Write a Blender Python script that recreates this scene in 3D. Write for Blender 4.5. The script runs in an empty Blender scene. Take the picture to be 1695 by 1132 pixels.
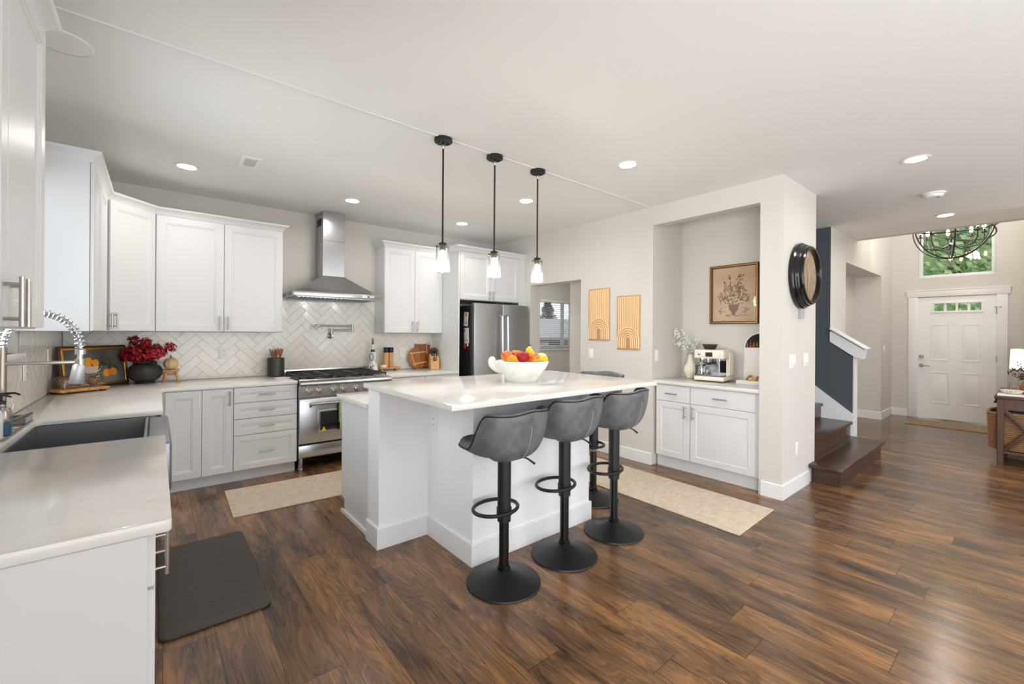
import bpy, bmesh, math, random
from mathutils import Matrix, Vector, Euler
from math import sin, cos, pi, radians, sqrt, hypot
random.seed(7)
S = bpy.context.scene
COL = S.collection

# ------------------------------------------------------------------ camera
H = 1.38
FPX, YAW, ROLL, CY = 714.09, radians(39.492), radians(0.3945), 551.7
cam = bpy.data.cameras.new('camera')
cam.sensor_width = 36.0
cam.sensor_fit = 'HORIZONTAL'
cam.lens = FPX * 36.0 / 1695.0
cam.shift_y = (CY - 566.0) / 1695.0
cam.clip_start = 0.05
camo = bpy.data.objects.new('camera', cam)
COL.objects.link(camo)
_r0 = Vector((cos(YAW), -sin(YAW), 0)); _f = Vector((sin(YAW), cos(YAW), 0)); _u = Vector((0, 0, 1))
_R = _r0 * cos(ROLL) + _u * sin(ROLL); _U = _u * cos(ROLL) - _r0 * sin(ROLL)
camo.matrix_world = Matrix(((_R.x, _U.x, -_f.x, 0), (_R.y, _U.y, -_f.y, 0), (_R.z, _U.z, -_f.z, H), (0, 0, 0, 1)))
S.camera = camo

# ------------------------------------------------------------------ sky, daylight, exposure
S.view_settings.view_transform = 'Standard'
S.view_settings.look = 'None'
S.view_settings.gamma = 1.0
S.view_settings.use_curve_mapping = False
S.view_settings.exposure = 0.21
S.cycles.max_bounces = 10
S.cycles.diffuse_bounces = 5
S.cycles.glossy_bounces = 4
S.cycles.transmission_bounces = 8
S.cycles.transparent_max_bounces = 12
S.cycles.caustics_reflective = False
S.cycles.caustics_refractive = False
S.cycles.sample_clamp_indirect = 6.0
S.cycles.use_denoising = True
W = bpy.data.worlds.new('overcast_sky'); S.world = W; W.use_nodes = True
bg = W.node_tree.nodes['Background']
bg.inputs[0].default_value = (0.86, 0.93, 1.0, 1); bg.inputs[1].default_value = 1.3

def area(name, loc, rot, sx, sy, power, color=(1, 1, 1), spread=180):
    l = bpy.data.lights.new(name, 'AREA'); l.shape = 'RECTANGLE'; l.size = sx; l.size_y = sy
    l.energy = power; l.color = color; l.spread = radians(spread)
    o = bpy.data.objects.new(name, l); o.location = loc; o.rotation_euler = rot; COL.objects.link(o); return o
# daylight at the sink and dining windows, plus added fill lamps out of view
area('fill_rear', (2.2, -3.35, 1.35), (radians(100), 0, 0), 5.2, 2.3, 82, (0.96, 0.98, 1.0))  # added fill from behind the camera, standing in for unseen doors
area('daylight_sink_window', (-0.68, 3.0, 1.8), (radians(90), 0, radians(-90)), 1.4, 1.0, 9, (0.88, 0.95, 1.0), 120)
area('fill_left_rear', (-0.55, -1.3, 1.2), (radians(92), 0, radians(-90)), 2.4, 1.6, 98, (0.93, 0.97, 1.0), 140)  # added fill lamp, the wall has no window here
area('fill_right', (7.3, -2.4, 1.5), (radians(90), 0, radians(55)), 2.0, 1.8, 45, (0.97, 0.985, 1.0))  # added fill from the right, no real window behind it
area('daylight_dining_window', (5.0, 6.42, 1.7), (radians(-90), 0, 0), 1.6, 1.1, 45, (0.95, 0.98, 1.0))
area('fill_foyer_high', (9.0, -0.17, 4.2), (radians(60), 0, 0), 1.4, 1.4, 55, (0.97, 0.985, 1.0))  # fill lamp added high out of view to brighten the foyer

sun = bpy.data.lights.new('sun', 'SUN'); sun.energy = 2.2; sun.angle = radians(12); sun.color = (1, .97, .92)
suno = bpy.data.objects.new('sun', sun); suno.rotation_euler = (radians(-50), 0, 0); COL.objects.link(suno)   # from beyond the back wall

# ------------------------------------------------------------------ materials
def srgb(r, g, b):
    f = lambda c: (c / 255 / 12.92) if c / 255 <= 0.04045 else ((c / 255 + 0.055) / 1.055) ** 2.4
    return (f(r), f(g), f(b), 1)
def mat(name, col, rough=0.5, metal=0.0, spec=0.5, **k):
    m = bpy.data.materials.new(name); m.use_nodes = True
    b = m.node_tree.nodes['Principled BSDF']
    b.inputs['Base Color'].default_value = col if len(col) == 4 else (*col, 1)
    b.inputs['Roughness'].default_value = rough; b.inputs['Metallic'].default_value = metal
    b.inputs['Specular IOR Level'].default_value = spec
    for kk, v in k.items(): b.inputs[kk.replace('_', ' ')].default_value = v
    return m
class N:
    def __init__(s, m): s.t = m.node_tree; s.b = s.t.nodes['Principled BSDF']
    def n(s, typ, **k):
        x = s.t.nodes.new(typ)
        for a, v in k.items():
            if a.startswith('i_'): x.inputs[a[2:].replace('_', ' ')].default_value = v
            else: setattr(x, a, v)
        return x
    def l(s, a, b): s.t.links.new(a, b)
    def math(s, op, a, b=None, c=None):
        x = s.t.nodes.new('ShaderNodeMath'); x.operation = op
        for i, v in enumerate((a, b, c)):
            if v is None: continue
            if isinstance(v, (int, float)): x.inputs[i].default_value = v
            else: s.l(v, x.inputs[i])
        return x.outputs[0]
    def ramp(s, fac, stops):
        x = s.t.nodes.new('ShaderNodeValToRGB'); e = x.color_ramp.elements
        while len(e) < len(stops): e.new(0.5)
        for q, (p, c) in zip(e, stops): q.position = p; q.color = c if len(c) == 4 else (*c, 1)
        s.l(fac, x.inputs[0]); return x.outputs[0]
    def mix(s, fac, a, b, typ='MIX'):
        x = s.t.nodes.new('ShaderNodeMix'); x.data_type = 'RGBA'; x.blend_type = typ
        for i, v in ((0, fac), (6, a), (7, b)):
            if isinstance(v, (int, float)): x.inputs[i].default_value = v
            elif isinstance(v, tuple): x.inputs[i].default_value = v
            else: s.l(v, x.inputs[i])
        return x.outputs[2]
    def pos(s, obj=True):
        x = s.t.nodes.new('ShaderNodeTexCoord'); return x.outputs['Object']
    def noise(s, vec, scale, detail=3, rough=0.55, dist=0.0):
        x = s.n('ShaderNodeTexNoise'); x.inputs['Scale'].default_value = scale; x.inputs['Detail'].default_value = detail
        x.inputs['Roughness'].default_value = rough; x.inputs['Distortion'].default_value = dist
        if vec is not None: s.l(vec, x.inputs['Vector'])
        return x.outputs[0]
    def scale(s, vec, sc, loc=(0, 0, 0)):
        x = s.n('ShaderNodeMapping'); x.inputs['Scale'].default_value = sc; x.inputs['Location'].default_value = loc
        s.l(vec, x.inputs['Vector']); return x.outputs[0]
    def bump(s, h, strength=0.2, dist=0.01):
        x = s.n('ShaderNodeBump'); x.inputs['Strength'].default_value = strength; x.inputs['Distance'].default_value = dist
        s.l(h, x.inputs['Height']); s.l(x.outputs[0], s.b.inputs['Normal'])

def paint(name, col, rough=0.7):
    m = mat(name, col, rough, spec=0.3); n = N(m)
    n.bump(n.noise(n.pos(), 180, 2), 0.05, 0.003); return m
M_wall = paint('wall_paint_warm_grey', srgb(212, 208, 202))
M_ceil = paint('ceiling_paint', srgb(236, 236, 234), 0.9)
M_trim = mat('white_trim_paint', srgb(234, 235, 236), 0.4)
M_cab = mat('white_cabinet_paint', srgb(219, 220, 221), 0.35)
M_isl = paint('island_paint', srgb(240, 241, 243), 0.5)
M_navy = paint('navy_wall_paint', srgb(80, 86, 94), 0.6)
M_black = mat('black_metal', srgb(22, 22, 23), 0.42, 0.0)
M_blackgloss = mat('black_gloss', srgb(14, 14, 14), 0.15)
M_darkgap = mat('dark_void', srgb(18, 18, 19), 0.8)
M_white = mat('white_plastic', srgb(240, 239, 235), 0.4)
M_nickel = mat('brushed_nickel', srgb(176, 170, 162), 0.28, 1.0)
M_chrome = mat('chrome', srgb(215, 216, 218), 0.1, 1.0)
M_bronze = mat('oil_bronze', srgb(52, 42, 36), 0.4, 0.6)
def steel(name, col, rough=0.28, axis=(2, 200, 200)):
    m = mat(name, col, rough, 1.0); n = N(m)
    h = n.noise(n.scale(n.pos(), axis), 3.0, 3)
    n.bump(h, 0.06, 0.002); return m
M_steel = steel('brushed_steel', srgb(186, 187, 189), 0.24)
M_steeld = steel('steel_dark', srgb(150, 152, 156), 0.32, (2, 60, 200))
M_sink = steel('sink_steel', srgb(140, 142, 146), 0.36)
def wood(name, c1, c2, axis=(1, 12, 12), sc=4.0, rough=0.45):
    m = mat(name, c1, rough); n = N(m)
    f = n.noise(n.scale(n.pos(), axis), sc, 5, 0.6, 0.4)
    n.l(n.ramp(f, [(0.3, c2), (0.65, c1)]), n.b.inputs['Base Color']); return m
M_oak = wood('light_wood', srgb(222, 178, 122), srgb(196, 146, 88), (12, 12, 1))
M_acacia = wood('acacia_wood', srgb(176, 108, 54), srgb(120, 64, 28), (14, 14, 2), 3.0)
M_art_shade = wood('carved_wood_groove_shade', srgb(206, 162, 112), srgb(196, 152, 100), (8, 8, 1), 3.0, 0.6)  # occlusion shade of the grooves put into a darker panel colour
M_art_lit = wood('carved_wood_ridge_lit', srgb(244, 212, 168), srgb(236, 200, 152), (8, 8, 1), 3.0, 0.6)  # same wood in a lighter, lit tone for the ridges
M_rustic = wood('dark_rustic_wood', srgb(96, 58, 36), srgb(58, 32, 20), (10, 10, 1.5), 4.0)
M_honey = wood('honey_wood', srgb(206, 156, 88), srgb(160, 108, 50), (6, 6, 2), 5.0)

def quartz():
    m = mat('white_quartz', srgb(235, 233, 229), 0.12); n = N(m); p = n.pos()
    a = n.noise(n.scale(p, (2.2, 7, 7)), 9, 4, 0.65, 1.2)
    b = n.noise(p, 3, 2)
    v = n.math('MULTIPLY', n.math('GREATER_THAN', a, 0.665), n.math('GREATER_THAN', b, 0.45))
    soft = n.ramp(n.noise(p, 5, 4), [(0.35, srgb(229, 227, 223)), (0.7, srgb(224, 221, 216))])
    n.l(n.mix(n.math('MULTIPLY', v, 0.5), soft, srgb(176, 172, 168)), n.b.inputs['Base Color']); return m
M_quartz = quartz()

def floor_mat():
    m = mat('walnut_plank_floor', srgb(92, 66, 48), 0.3); n = N(m); p = n.pos()
    sp = n.n('ShaderNodeSeparateXYZ'); n.l(p, sp.inputs[0])
    Wd, Ln = 0.192, 1.28
    xs = n.math('DIVIDE', n.math('ADD', sp.outputs[0], 20 * Wd - 0.218), Wd)
    row = n.math('FLOOR', xs)
    wn = n.n('ShaderNodeTexWhiteNoise', noise_dimensions='1D'); n.l(row, wn.inputs['W'])
    ys = n.math('DIVIDE', n.math('ADD', sp.outputs[1], n.math('MULTIPLY', wn.outputs[0], Ln * 5)), Ln)
    pl = n.math('FLOOR', ys)
    wn2 = n.n('ShaderNodeTexWhiteNoise', noise_dimensions='2D')
    cb = n.n('ShaderNodeCombineXYZ'); n.l(row, cb.inputs[0]); n.l(pl, cb.inputs[1]); n.l(cb.outputs[0], wn2.inputs['Vector'])
    rnd = wn2.outputs[0]
    # grain coordinates shifted per plank
    c2 = n.n('ShaderNodeCombineXYZ')
    n.l(n.math('ADD', sp.outputs[0], n.math('MULTIPLY', rnd, 37.0)), c2.inputs[0])
    n.l(n.math('ADD', sp.outputs[1], n.math('MULTIPLY', rnd, 91.0)), c2.inputs[1])
    g = c2.outputs[0]
    big = n.noise(n.scale(g, (4.5, 0.9, 1)), 1.5, 4, 0.6, 0.5)
    cath = n.noise(n.scale(g, (3.2, 0.42, 1)), 2.2, 2, 0.4, 0.25)
    rings = n.math('ABSOLUTE', n.math('SUBTRACT', n.math('FRACT', n.math('MULTIPLY', cath, 16.0)), 0.5))
    rings2 = n.math('ABSOLUTE', n.math('SUBTRACT', n.math('FRACT', n.math('MULTIPLY', cath, 39.0)), 0.5))
    fine = n.noise(n.scale(g, (90, 1.8, 1)), 2.4, 4, 0.7, 0.15)
    fac = n.math('ADD', n.math('MULTIPLY', big, 0.66), n.math('ADD', n.math('MULTIPLY', rings, 0.12), n.math('MULTIPLY', fine, 0.26)))
    fac = n.math('ADD', fac, n.math('MULTIPLY', rings2, 0.10))
    fac = n.math('ADD', fac, n.math('MULTIPLY', n.math('SUBTRACT', rnd, 0.5), 0.07))
    colr = n.ramp(fac, [(0.36, srgb(50, 37, 28)), (0.455, srgb(92, 68, 49)), (0.55, srgb(122, 90, 62)), (0.66, srgb(164, 116, 72)), (0.80, srgb(134, 102, 76))])
    crack = n.noise(n.scale(g, (55, 1.3, 1)), 2.0, 4, 0.7, 0.25)
    colr = n.mix(n.ramp(crack, [(0.57, (0, 0, 0)), (0.66, (0.72, 0.72, 0.72))]), colr, srgb(42, 31, 24))
    knots = n.noise(n.scale(g, (7, 2.2, 1)), 1.5, 4, 0.7, 1.0)
    colr = n.mix(n.ramp(knots, [(0.62, (0, 0, 0)), (0.74, (0.75, 0.75, 0.75))]), colr, srgb(44, 33, 27))
    fx = n.math('FRACT', xs); fy = n.math('FRACT', ys)
    gx = n.math('LESS_THAN', n.math('MINIMUM', fx, n.math('SUBTRACT', 1.0, fx)), 0.007)
    gy = n.math('LESS_THAN', n.math('MINIMUM', fy, n.math('SUBTRACT', 1.0, fy)), 0.0011)
    gap = n.math('MAXIMUM', gx, gy)
    n.l(n.mix(n.math('MULTIPLY', gap, 0.7), colr, srgb(28, 20, 15)), n.b.inputs['Base Color'])
    n.l(n.math('ADD', 0.10, n.math('MULTIPLY', fine, 0.22)), n.b.inputs['Roughness'])
    n.bump(n.math('SUBTRACT', n.math('ADD', n.math('MULTIPLY', fine, 0.35), n.math('MULTIPLY', big, 0.2)), n.math('MULTIPLY', gap, 0.6)), 0.12, 0.004)
    return m
M_floor = floor_mat()
M_tile = mat('glazed_white_tile', srgb(233, 229, 222), 0.14)
M_grout = mat('grout', srgb(186, 180, 172), 0.9)
M_stair = wood('dark_stair_wood', srgb(82, 56, 42), srgb(50, 34, 27), (12, 1.5, 12), 4.0, 0.3)
def rug():
    m = mat('beige_rug_pile', srgb(205, 190, 168), 0.95, spec=0.1); n = N(m); p = n.pos()
    f = n.noise(n.scale(p, (1, 1, 1)), 160, 3, 0.7); g = n.noise(p, 18, 3)
    n.l(n.ramp(n.math('ADD', n.math('MULTIPLY', f, 0.7), n.math('MULTIPLY', g, 0.3)), [(0.36, srgb(188, 172, 148)), (0.62, srgb(226, 212, 192))]), n.b.inputs['Base Color'])
    n.bump(f, 0.6, 0.004); return m
M_rug = rug()
def leather():
    m = mat('grey_distressed_leather', srgb(84, 86, 88), 0.5); n = N(m); p = n.pos()
    a = n.noise(p, 9, 5, 0.65); b = n.noise(n.scale(p, (60, 60, 18)), 3, 4, 0.7, 2.0)
    base = n.ramp(a, [(0.3, srgb(76, 78, 81)), (0.7, srgb(118, 120, 122))])
    n.l(n.mix(n.ramp(b, [(0.6, (0, 0, 0)), (0.78, (0.55, 0.55, 0.55))]), base, srgb(164, 166, 168)), n.b.inputs['Base Color'])
    n.bump(n.noise(p, 220, 2), 0.1, 0.002); return m
M_leather = leather()
def matmat():
    m = mat('dark_cushion_mat', srgb(62, 54, 48), 0.55); n = N(m); p = n.pos()
    sp = n.n('ShaderNodeSeparateXYZ'); n.l(p, sp.inputs[0])
    sq = n.noise(n.scale(p, (30, 8, 1)), 3.2, 2, 0.5)
    v = n.math('ADD', n.math('MULTIPLY', sp.outputs[1], 24.0), n.math('MULTIPLY', n.math('SUBTRACT', sq, 0.5), 1.3))
    d = n.math('ABSOLUTE', n.math('SUBTRACT', n.math('FRACT', v), 0.5))
    ink = n.math('LESS_THAN', d, 0.055)
    words = n.math('GREATER_THAN', n.noise(n.scale(p, (14, 24, 1)), 1.4, 1), 0.42)
    inx = n.math('MULTIPLY', n.math('LESS_THAN', n.math('ABSOLUTE', n.math('SUBTRACT', sp.outputs[0], 0.0)), 0.17), n.math('LESS_THAN', n.math('ABSOLUTE', sp.outputs[1]), 0.45))
    k = n.math('MULTIPLY', n.math('MULTIPLY', ink, words), inx)
    n.l(n.mix(n.math('MULTIPLY', k, 0.8), srgb(64, 56, 50), srgb(22, 20, 19)), n.b.inputs['Base Color'])
    n.bump(n.noise(p, 300, 2), 0.15, 0.002); return m
M_mat = matmat()
def glass(name, col=(1, 1, 1), rough=0.0, alpha=0.12):
    # thin clear glass: mostly transparent with a fresnel sheen
    m = bpy.data.materials.new(name); m.use_nodes = True; t = m.node_tree; t.nodes.clear()
    o = t.nodes.new('ShaderNodeOutputMaterial'); mx = t.nodes.new('ShaderNodeMixShader'); tr = t.nodes.new('ShaderNodeBsdfTransparent')
    gl = t.nodes.new('ShaderNodeBsdfGlossy'); lw = t.nodes.new('ShaderNodeLayerWeight')
    lw.inputs['Blend'].default_value = 0.25
    tr.inputs[0].default_value = (*col, 1); gl.inputs['Roughness'].default_value = rough
    mm = t.nodes.new('ShaderNodeMath'); mm.operation = 'MULTIPLY_ADD'; mm.inputs[1].default_value = 0.7; mm.inputs[2].default_value = alpha * 0.4
    t.links.new(lw.outputs['Fresnel'], mm.inputs[0]); t.links.new(mm.outputs[0], mx.inputs[0])
    t.links.new(tr.outputs[0], mx.inputs[1]); t.links.new(gl.outputs[0], mx.inputs[2]); t.links.new(mx.outputs[0], o.inputs[0]); return m
M_glass = glass('clear_glass')
def seeded():
    m = glass('seeded_glass'); t = m.node_tree; o = [n for n in t.nodes if n.type == 'OUTPUT_MATERIAL'][0]; prev = o.inputs[0].links[0].from_socket
    mx = t.nodes.new('ShaderNodeMixShader'); tl = t.nodes.new('ShaderNodeBsdfTranslucent'); tl.inputs[0].default_value = (1, 1, 1, 1); mx.inputs[0].default_value = 0.035
    t.links.new(prev, mx.inputs[1]); t.links.new(tl.outputs[0], mx.inputs[2]); t.links.new(mx.outputs[0], o.inputs[0]); return m
M_seed = seeded()
M_green = glass('green_glass', (0.32, 0.5, 0.36))
def emit(name, col, s):
    m = mat(name, col, 0.5); b = m.node_tree.nodes['Principled BSDF']
    b.inputs['Emission Color'].default_value = col if len(col) == 4 else (*col, 1); b.inputs['Emission Strength'].default_value = s; return m
M_lamp = emit('led_disc', (1.0, 0.95, 0.88), 9.0)
M_bulb = emit('bulb_glow', (1.0, 0.9, 0.76), 9.0)
M_amber = emit('candle_bulb_glow', (1.0, 0.72, 0.36), 18.0)
M_shade = emit('lamp_shade_linen', (1.0, 0.86, 0.64), 1.1)
def leafmat(name, c1, c2, sc=6.0):
    m = mat(name, c1, 0.6); n = N(m)
    n.l(n.ramp(n.noise(n.pos(), sc, 3), [(0.35, c2), (0.65, c1)]), n.b.inputs['Base Color']); return m
M_leaf = leafmat('tree_leaf', srgb(214, 238, 186), srgb(122, 172, 112), 3.0)
M_fir = leafmat('fir_needle', srgb(64, 84, 66), srgb(34, 48, 40))
M_red = leafmat('crimson_petal', srgb(196, 40, 50), srgb(120, 14, 28), 30.0)
M_petal = mat('white_petal', srgb(250, 249, 244), 0.6)
M_stem = mat('green_stem', srgb(112, 122, 92), 0.7)
M_potblack = leafmat('matte_black_clay', srgb(52, 50, 48), srgb(32, 31, 31), 12)
M_ceram = leafmat('aged_white_ceramic', srgb(236, 234, 228), srgb(222, 220, 214), 14)
M_cream = mat('cream_enamel', srgb(240, 232, 214), 0.25)
M_orange = leafmat('orange_peel', srgb(244, 160, 30), srgb(232, 130, 16), 18)
M_applered = leafmat('apple_red_skin', srgb(176, 20, 28), srgb(130, 8, 20), 12)
M_applemix = leafmat('apple_streaked_skin', srgb(226, 168, 62), srgb(196, 56, 34), 16)
M_banana = leafmat('banana_skin', srgb(244, 208, 60), srgb(230, 184, 36), 10)
M_mango = leafmat('pale_yellow_skin', srgb(240, 224, 150), srgb(226, 204, 110), 10)
M_pump = mat('pumpkin_rind', srgb(214, 186, 140), 0.6)
M_brown = mat('brown_stalk', srgb(110, 76, 46), 0.7)
M_gold = mat('antique_gold', srgb(168, 116, 48), 0.35, 0.6)
M_goldbright = mat('bright_gold', srgb(214, 160, 70), 0.28, 0.8)
M_walnut = mat('walnut_frame', srgb(74, 44, 24), 0.4)
M_canvas = leafmat('painted_dark_ground', srgb(106, 102, 94), srgb(70, 66, 60), 7)
M_paper = leafmat('aged_print_paper', srgb(226, 192, 154), srgb(214, 176, 136), 3)
M_ink = mat('sepia_ink', srgb(140, 106, 74), 0.8)
M_inkd = mat('dark_sepia_ink', srgb(104, 76, 50), 0.8)
M_note = mat('note_paper', srgb(236, 235, 230), 0.7)
M_redmag = mat('red_magnet', srgb(190, 30, 36), 0.5)
M_yellow = mat('yellow_badge', srgb(228, 200, 60), 0.5)
M_towel = mat('green_towel', srgb(182, 194, 160), 0.9, spec=0.1)
M_clockface = leafmat('aged_clock_paper', srgb(196, 168, 132), srgb(172, 142, 108), 6)
M_numeral = mat('pale_numeral', srgb(226, 212, 186), 0.6)
M_wicker = wood('wicker', srgb(176, 134, 92), srgb(112, 76, 48), (4, 4, 40), 6.0, 0.7)
M_jute = wood('jute_doormat', srgb(160, 140, 108), srgb(136, 116, 84), (30, 30, 1), 4.0, 0.9)
M_doorw = mat('white_door_paint', srgb(246, 246, 246), 0.4)
M_blue = mat('blue_soap', srgb(70, 110, 140), 0.2)
M_soap = mat('milky_soap_bottle', srgb(222, 226, 224), 0.25)
M_berry = mat('dark_berry', srgb(38, 34, 40), 0.5)
M_ovenglass = mat('oven_glass', srgb(36, 37, 39), 0.05)
M_roof = mat('roof_shingle', srgb(160, 160, 164), 0.9)
M_siding = mat('dark_siding', srgb(62, 70, 82), 0.8)
M_fence = mat('cedar_fence', srgb(168, 116, 92), 0.8)
M_lawn = mat('lawn_green', srgb(120, 140, 92), 0.9)

# ------------------------------------------------------------------ geometry kit
class G:
    def __init__(s): s.bm = bmesh.new(); s.m = 0
    def _fin(s, faces):
        for f in faces: f.material_index = s.m
    def box(s, x0, x1, y0, y1, z0, z1, bev=0.0, seg=2, mtx=None):
        if x0 > x1: x0, x1 = x1, x0
        if y0 > y1: y0, y1 = y1, y0
        if z0 > z1: z0, z1 = z1, z0
        bm = s.bm
        v = [bm.verts.new((x, y, z)) for x in (x0, x1) for y in (y0, y1) for z in (z0, z1)]
        q = [(0, 1, 3, 2), (4, 6, 7, 5), (0, 4, 5, 1), (2, 3, 7, 6), (0, 2, 6, 4), (1, 5, 7, 3)]
        fs = [bm.faces.new([v[i] for i in f]) for f in q]
        if bev > 0:
            es = list({e for f in fs for e in f.edges})
            r = bmesh.ops.bevel(bm, geom=es, offset=min(bev, 0.49 * min(x1 - x0, y1 - y0, z1 - z0)), segments=seg, affect='EDGES', profile=0.5)
            fs = list({f for f in r['faces']} | {f for f in fs if f.is_valid})
            vs = {w for f in fs for w in f.verts}
        else: vs = set(v)
        s._fin(fs)
        if mtx is not None:
            for w in vs: w.co = mtx @ w.co
        return s
    def poly(s, pts):
        f = s.bm.faces.new([s.bm.verts.new(p) for p in pts]); s._fin([f]); return f
    def prism(s, pts, z0, z1, bev=0.0, mtx=None, seg=2):
        bm = s.bm
        a = [bm.verts.new((x, y, z0)) for x, y in pts]; b = [bm.verts.new((x, y, z1)) for x, y in pts]
        n = len(pts)
        fs = [bm.faces.new(a[::-1]), bm.faces.new(b)]
        for i in range(n): fs.append(bm.faces.new((a[i], a[(i + 1) % n], b[(i + 1) % n], b[i])))
        bmesh.ops.recalc_face_normals(bm, faces=fs)
        vs = set(a) | set(b)
        if bev > 0:
            es = list({e for f in fs[:2] for e in f.edges})
            r = bmesh.ops.bevel(bm, geom=es, offset=bev, segments=seg, affect='EDGES', profile=0.5)
            fs = list(set(r['faces']) | {f for f in fs if f.is_valid}); vs = {w for f in fs for w in f.verts}
        s._fin(fs)
        if mtx is not None:
            for w in vs: w.co = mtx @ w.co
        return s
    def lathe(s, prof, c=(0, 0, 0), seg=32, mtx=None, sx=1, sy=1, cap=True):
        bm = s.bm; rings = []
        for r, z in prof:
            if r < 1e-6: rings.append([bm.verts.new((0, 0, z))])
            else: rings.append([bm.verts.new((r * cos(2 * pi * i / seg) * sx, r * sin(2 * pi * i / seg) * sy, z)) for i in range(seg)])
        fs = []
        for A, B in zip(rings, rings[1:]):
            for i in range(seg):
                j = (i + 1) % seg
                if len(A) == 1 and len(B) == 1: continue
                if len(A) == 1: fs.append(bm.faces.new((A[0], B[j], B[i])))
                elif len(B) == 1: fs.append(bm.faces.new((A[i], A[j], B[0])))
                else: fs.append(bm.faces.new((A[i], A[j], B[j], B[i])))
        if cap:
            for A, fl in ((rings[0], True), (rings[-1], False)):
                if len(A) > 2: fs.append(bm.faces.new(A[::-1] if fl else A))
        s._fin(fs)
        T = Matrix.Translation(c) @ (mtx if mtx is not None else Matrix())
        for R in rings:
            for v in R: v.co = T @ v.co
        return s
    def cyl(s, p0, p1, r, r2=None, seg=20):
        p0, p1 = Vector(p0), Vector(p1); d = p1 - p0; L = d.length
        q = d.to_track_quat('Z', 'Y').to_matrix().to_4x4()
        return s.lathe([(r, 0), (r if r2 is None else r2, L)], p0, seg, q)
    def tube(s, pts, r, seg=10, closed=False):
        bm = s.bm; P = [Vector(p) for p in pts]; n = len(P); rings = []; up = None
        rr = r if isinstance(r, (list, tuple)) else [r] * n
        for i in range(n):
            t = (P[(i + 1) % n] - P[i - 1]) if closed else (P[min(i + 1, n - 1)] - P[max(i - 1, 0)])
            t.normalize()
            if up is None:
                up = Vector((0, 0, 1)) if abs(t.z) < 0.9 else Vector((1, 0, 0))
            a = (up - t * up.dot(t))
            if a.length < 1e-6: a = t.orthogonal()
            a.normalize(); b = t.cross(a); up = a
            rings.append([bm.verts.new(P[i] + (a * cos(2 * pi * k / seg) + b * sin(2 * pi * k / seg)) * rr[i]) for k in range(seg)])
        fs = []
        for i in range(n if closed else n - 1):
            A, B = rings[i], rings[(i + 1) % n]
            for k in range(seg): fs.append(bm.faces.new((A[k], A[(k + 1) % seg], B[(k + 1) % seg], B[k])))
        if not closed: fs += [bm.faces.new(rings[0][::-1]), bm.faces.new(rings[-1])]
        s._fin(fs); return s
    def ball(s, c, r, sx=1, sy=1, sz=1, seg=16, rings=10, mtx=None):
        pr = [(r * sin(pi * i / rings), -r * cos(pi * i / rings) * sz) for i in range(rings + 1)]
        pr[0] = (0, pr[0][1]); pr[-1] = (0, pr[-1][1])
        return s.lathe(pr, c, seg, mtx, sx, sy, cap=False)
    def grid(s, rows, closed=False):
        bm = s.bm; V = [[bm.verts.new(p) for p in r] for r in rows]; fs = []
        for A, B in zip(V, V[1:]):
            n = len(A)
            for i in range(n if closed else n - 1):
                fs.append(bm.faces.new((A[i], A[(i + 1) % n], B[(i + 1) % n], B[i])))
        s._fin(fs); return V
    def door(s, w, h, t, mtx, stile=0.062, style='shaker'):
        """panelled front, local x width, z up, front at y=0 facing -y, back y=t"""
        bm = s.bm
        if style == 'shaker': rings = [(0, t), (0, 0.002), (0.002, 0), (stile, 0), (stile + 0.003, 0.003), (stile + 0.012, 0.004), (stile + 0.017, 0.009)]
        elif style == 'raised': rings = [(0, t), (0, 0.005), (0.006, 0), (stile, 0), (stile + 0.006, 0.007), (stile + 0.014, 0.007), (stile + 0.045, 0.0015)]
        else: rings = [(0, t), (0, 0.004), (0.004, 0)]
        fs = []; prev = None; first = None
        for ins, y in rings:
            R = [bm.verts.new(mtx @ Vector((x, y, z))) for x, z in ((-w / 2 + ins, -h / 2 + ins), (w / 2 - ins, -h / 2 + ins), (w / 2 - ins, h / 2 - ins), (-w / 2 + ins, h / 2 - ins))]
            if prev:
                for i in range(4): fs.append(bm.faces.new((prev[i], prev[(i + 1) % 4], R[(i + 1) % 4], R[i])))
            else: first = R
            prev = R
        fs.append(bm.faces.new(prev)); fs.append(bm.faces.new(first[::-1]))
        s._fin(fs); return s
    def obj(s, name, mats, parent=None, label=None, world=True, sharp=35):
        bm = s.bm
        if parent is not None and world:
            bm.transform(ROOTM[parent].inverted())
        bmesh.ops.recalc_face_normals(bm, faces=bm.faces) if name not in NORECALC else None
        me = bpy.data.meshes.new(name); bm.to_mesh(me); bm.free()
        for q in (mats if isinstance(mats, (list, tuple)) else [mats]): me.materials.append(q)
        me.polygons.foreach_set('use_smooth', [True] * len(me.polygons))
        me.set_sharp_from_angle(angle=radians(sharp))
        o = bpy.data.objects.new(name, me); COL.objects.link(o)
        if parent is not None: o.parent = parent; ROOTM[o] = ROOTM[parent]
        else: ROOTM[o] = Matrix()
        if label: o['label'] = label
        return o
NORECALC = set()
ROOTM = {}
def thing(name, label, cat, loc=(0, 0, 0), rz=0.0, group=None):
    o = bpy.data.objects.new(name, None); o.empty_display_size = 0.1; COL.objects.link(o)
    o.location = loc; o.rotation_euler = (0, 0, rz); o['label'] = label; o['category'] = cat
    if group: o['group'] = group
    ROOTM[o] = Matrix.Translation(loc) @ Matrix.Rotation(rz, 4, 'Z'); return o
def tag(o, label, cat, group=None):
    o['label'] = label; o['category'] = cat
    if group: o['group'] = group
    return o
def struct(o): o['kind'] = 'structure'; return o
def copy_tree(o, parent=None):
    c = o.copy(); COL.objects.link(c)
    if parent: c.parent = parent
    for ch in [k for k in o.children]: copy_tree(ch, c)
    return c
def T(x, y, z, rz=0): return Matrix.Translation((x, y, z)) @ Matrix.Rotation(rz, 4, 'Z')
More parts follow.
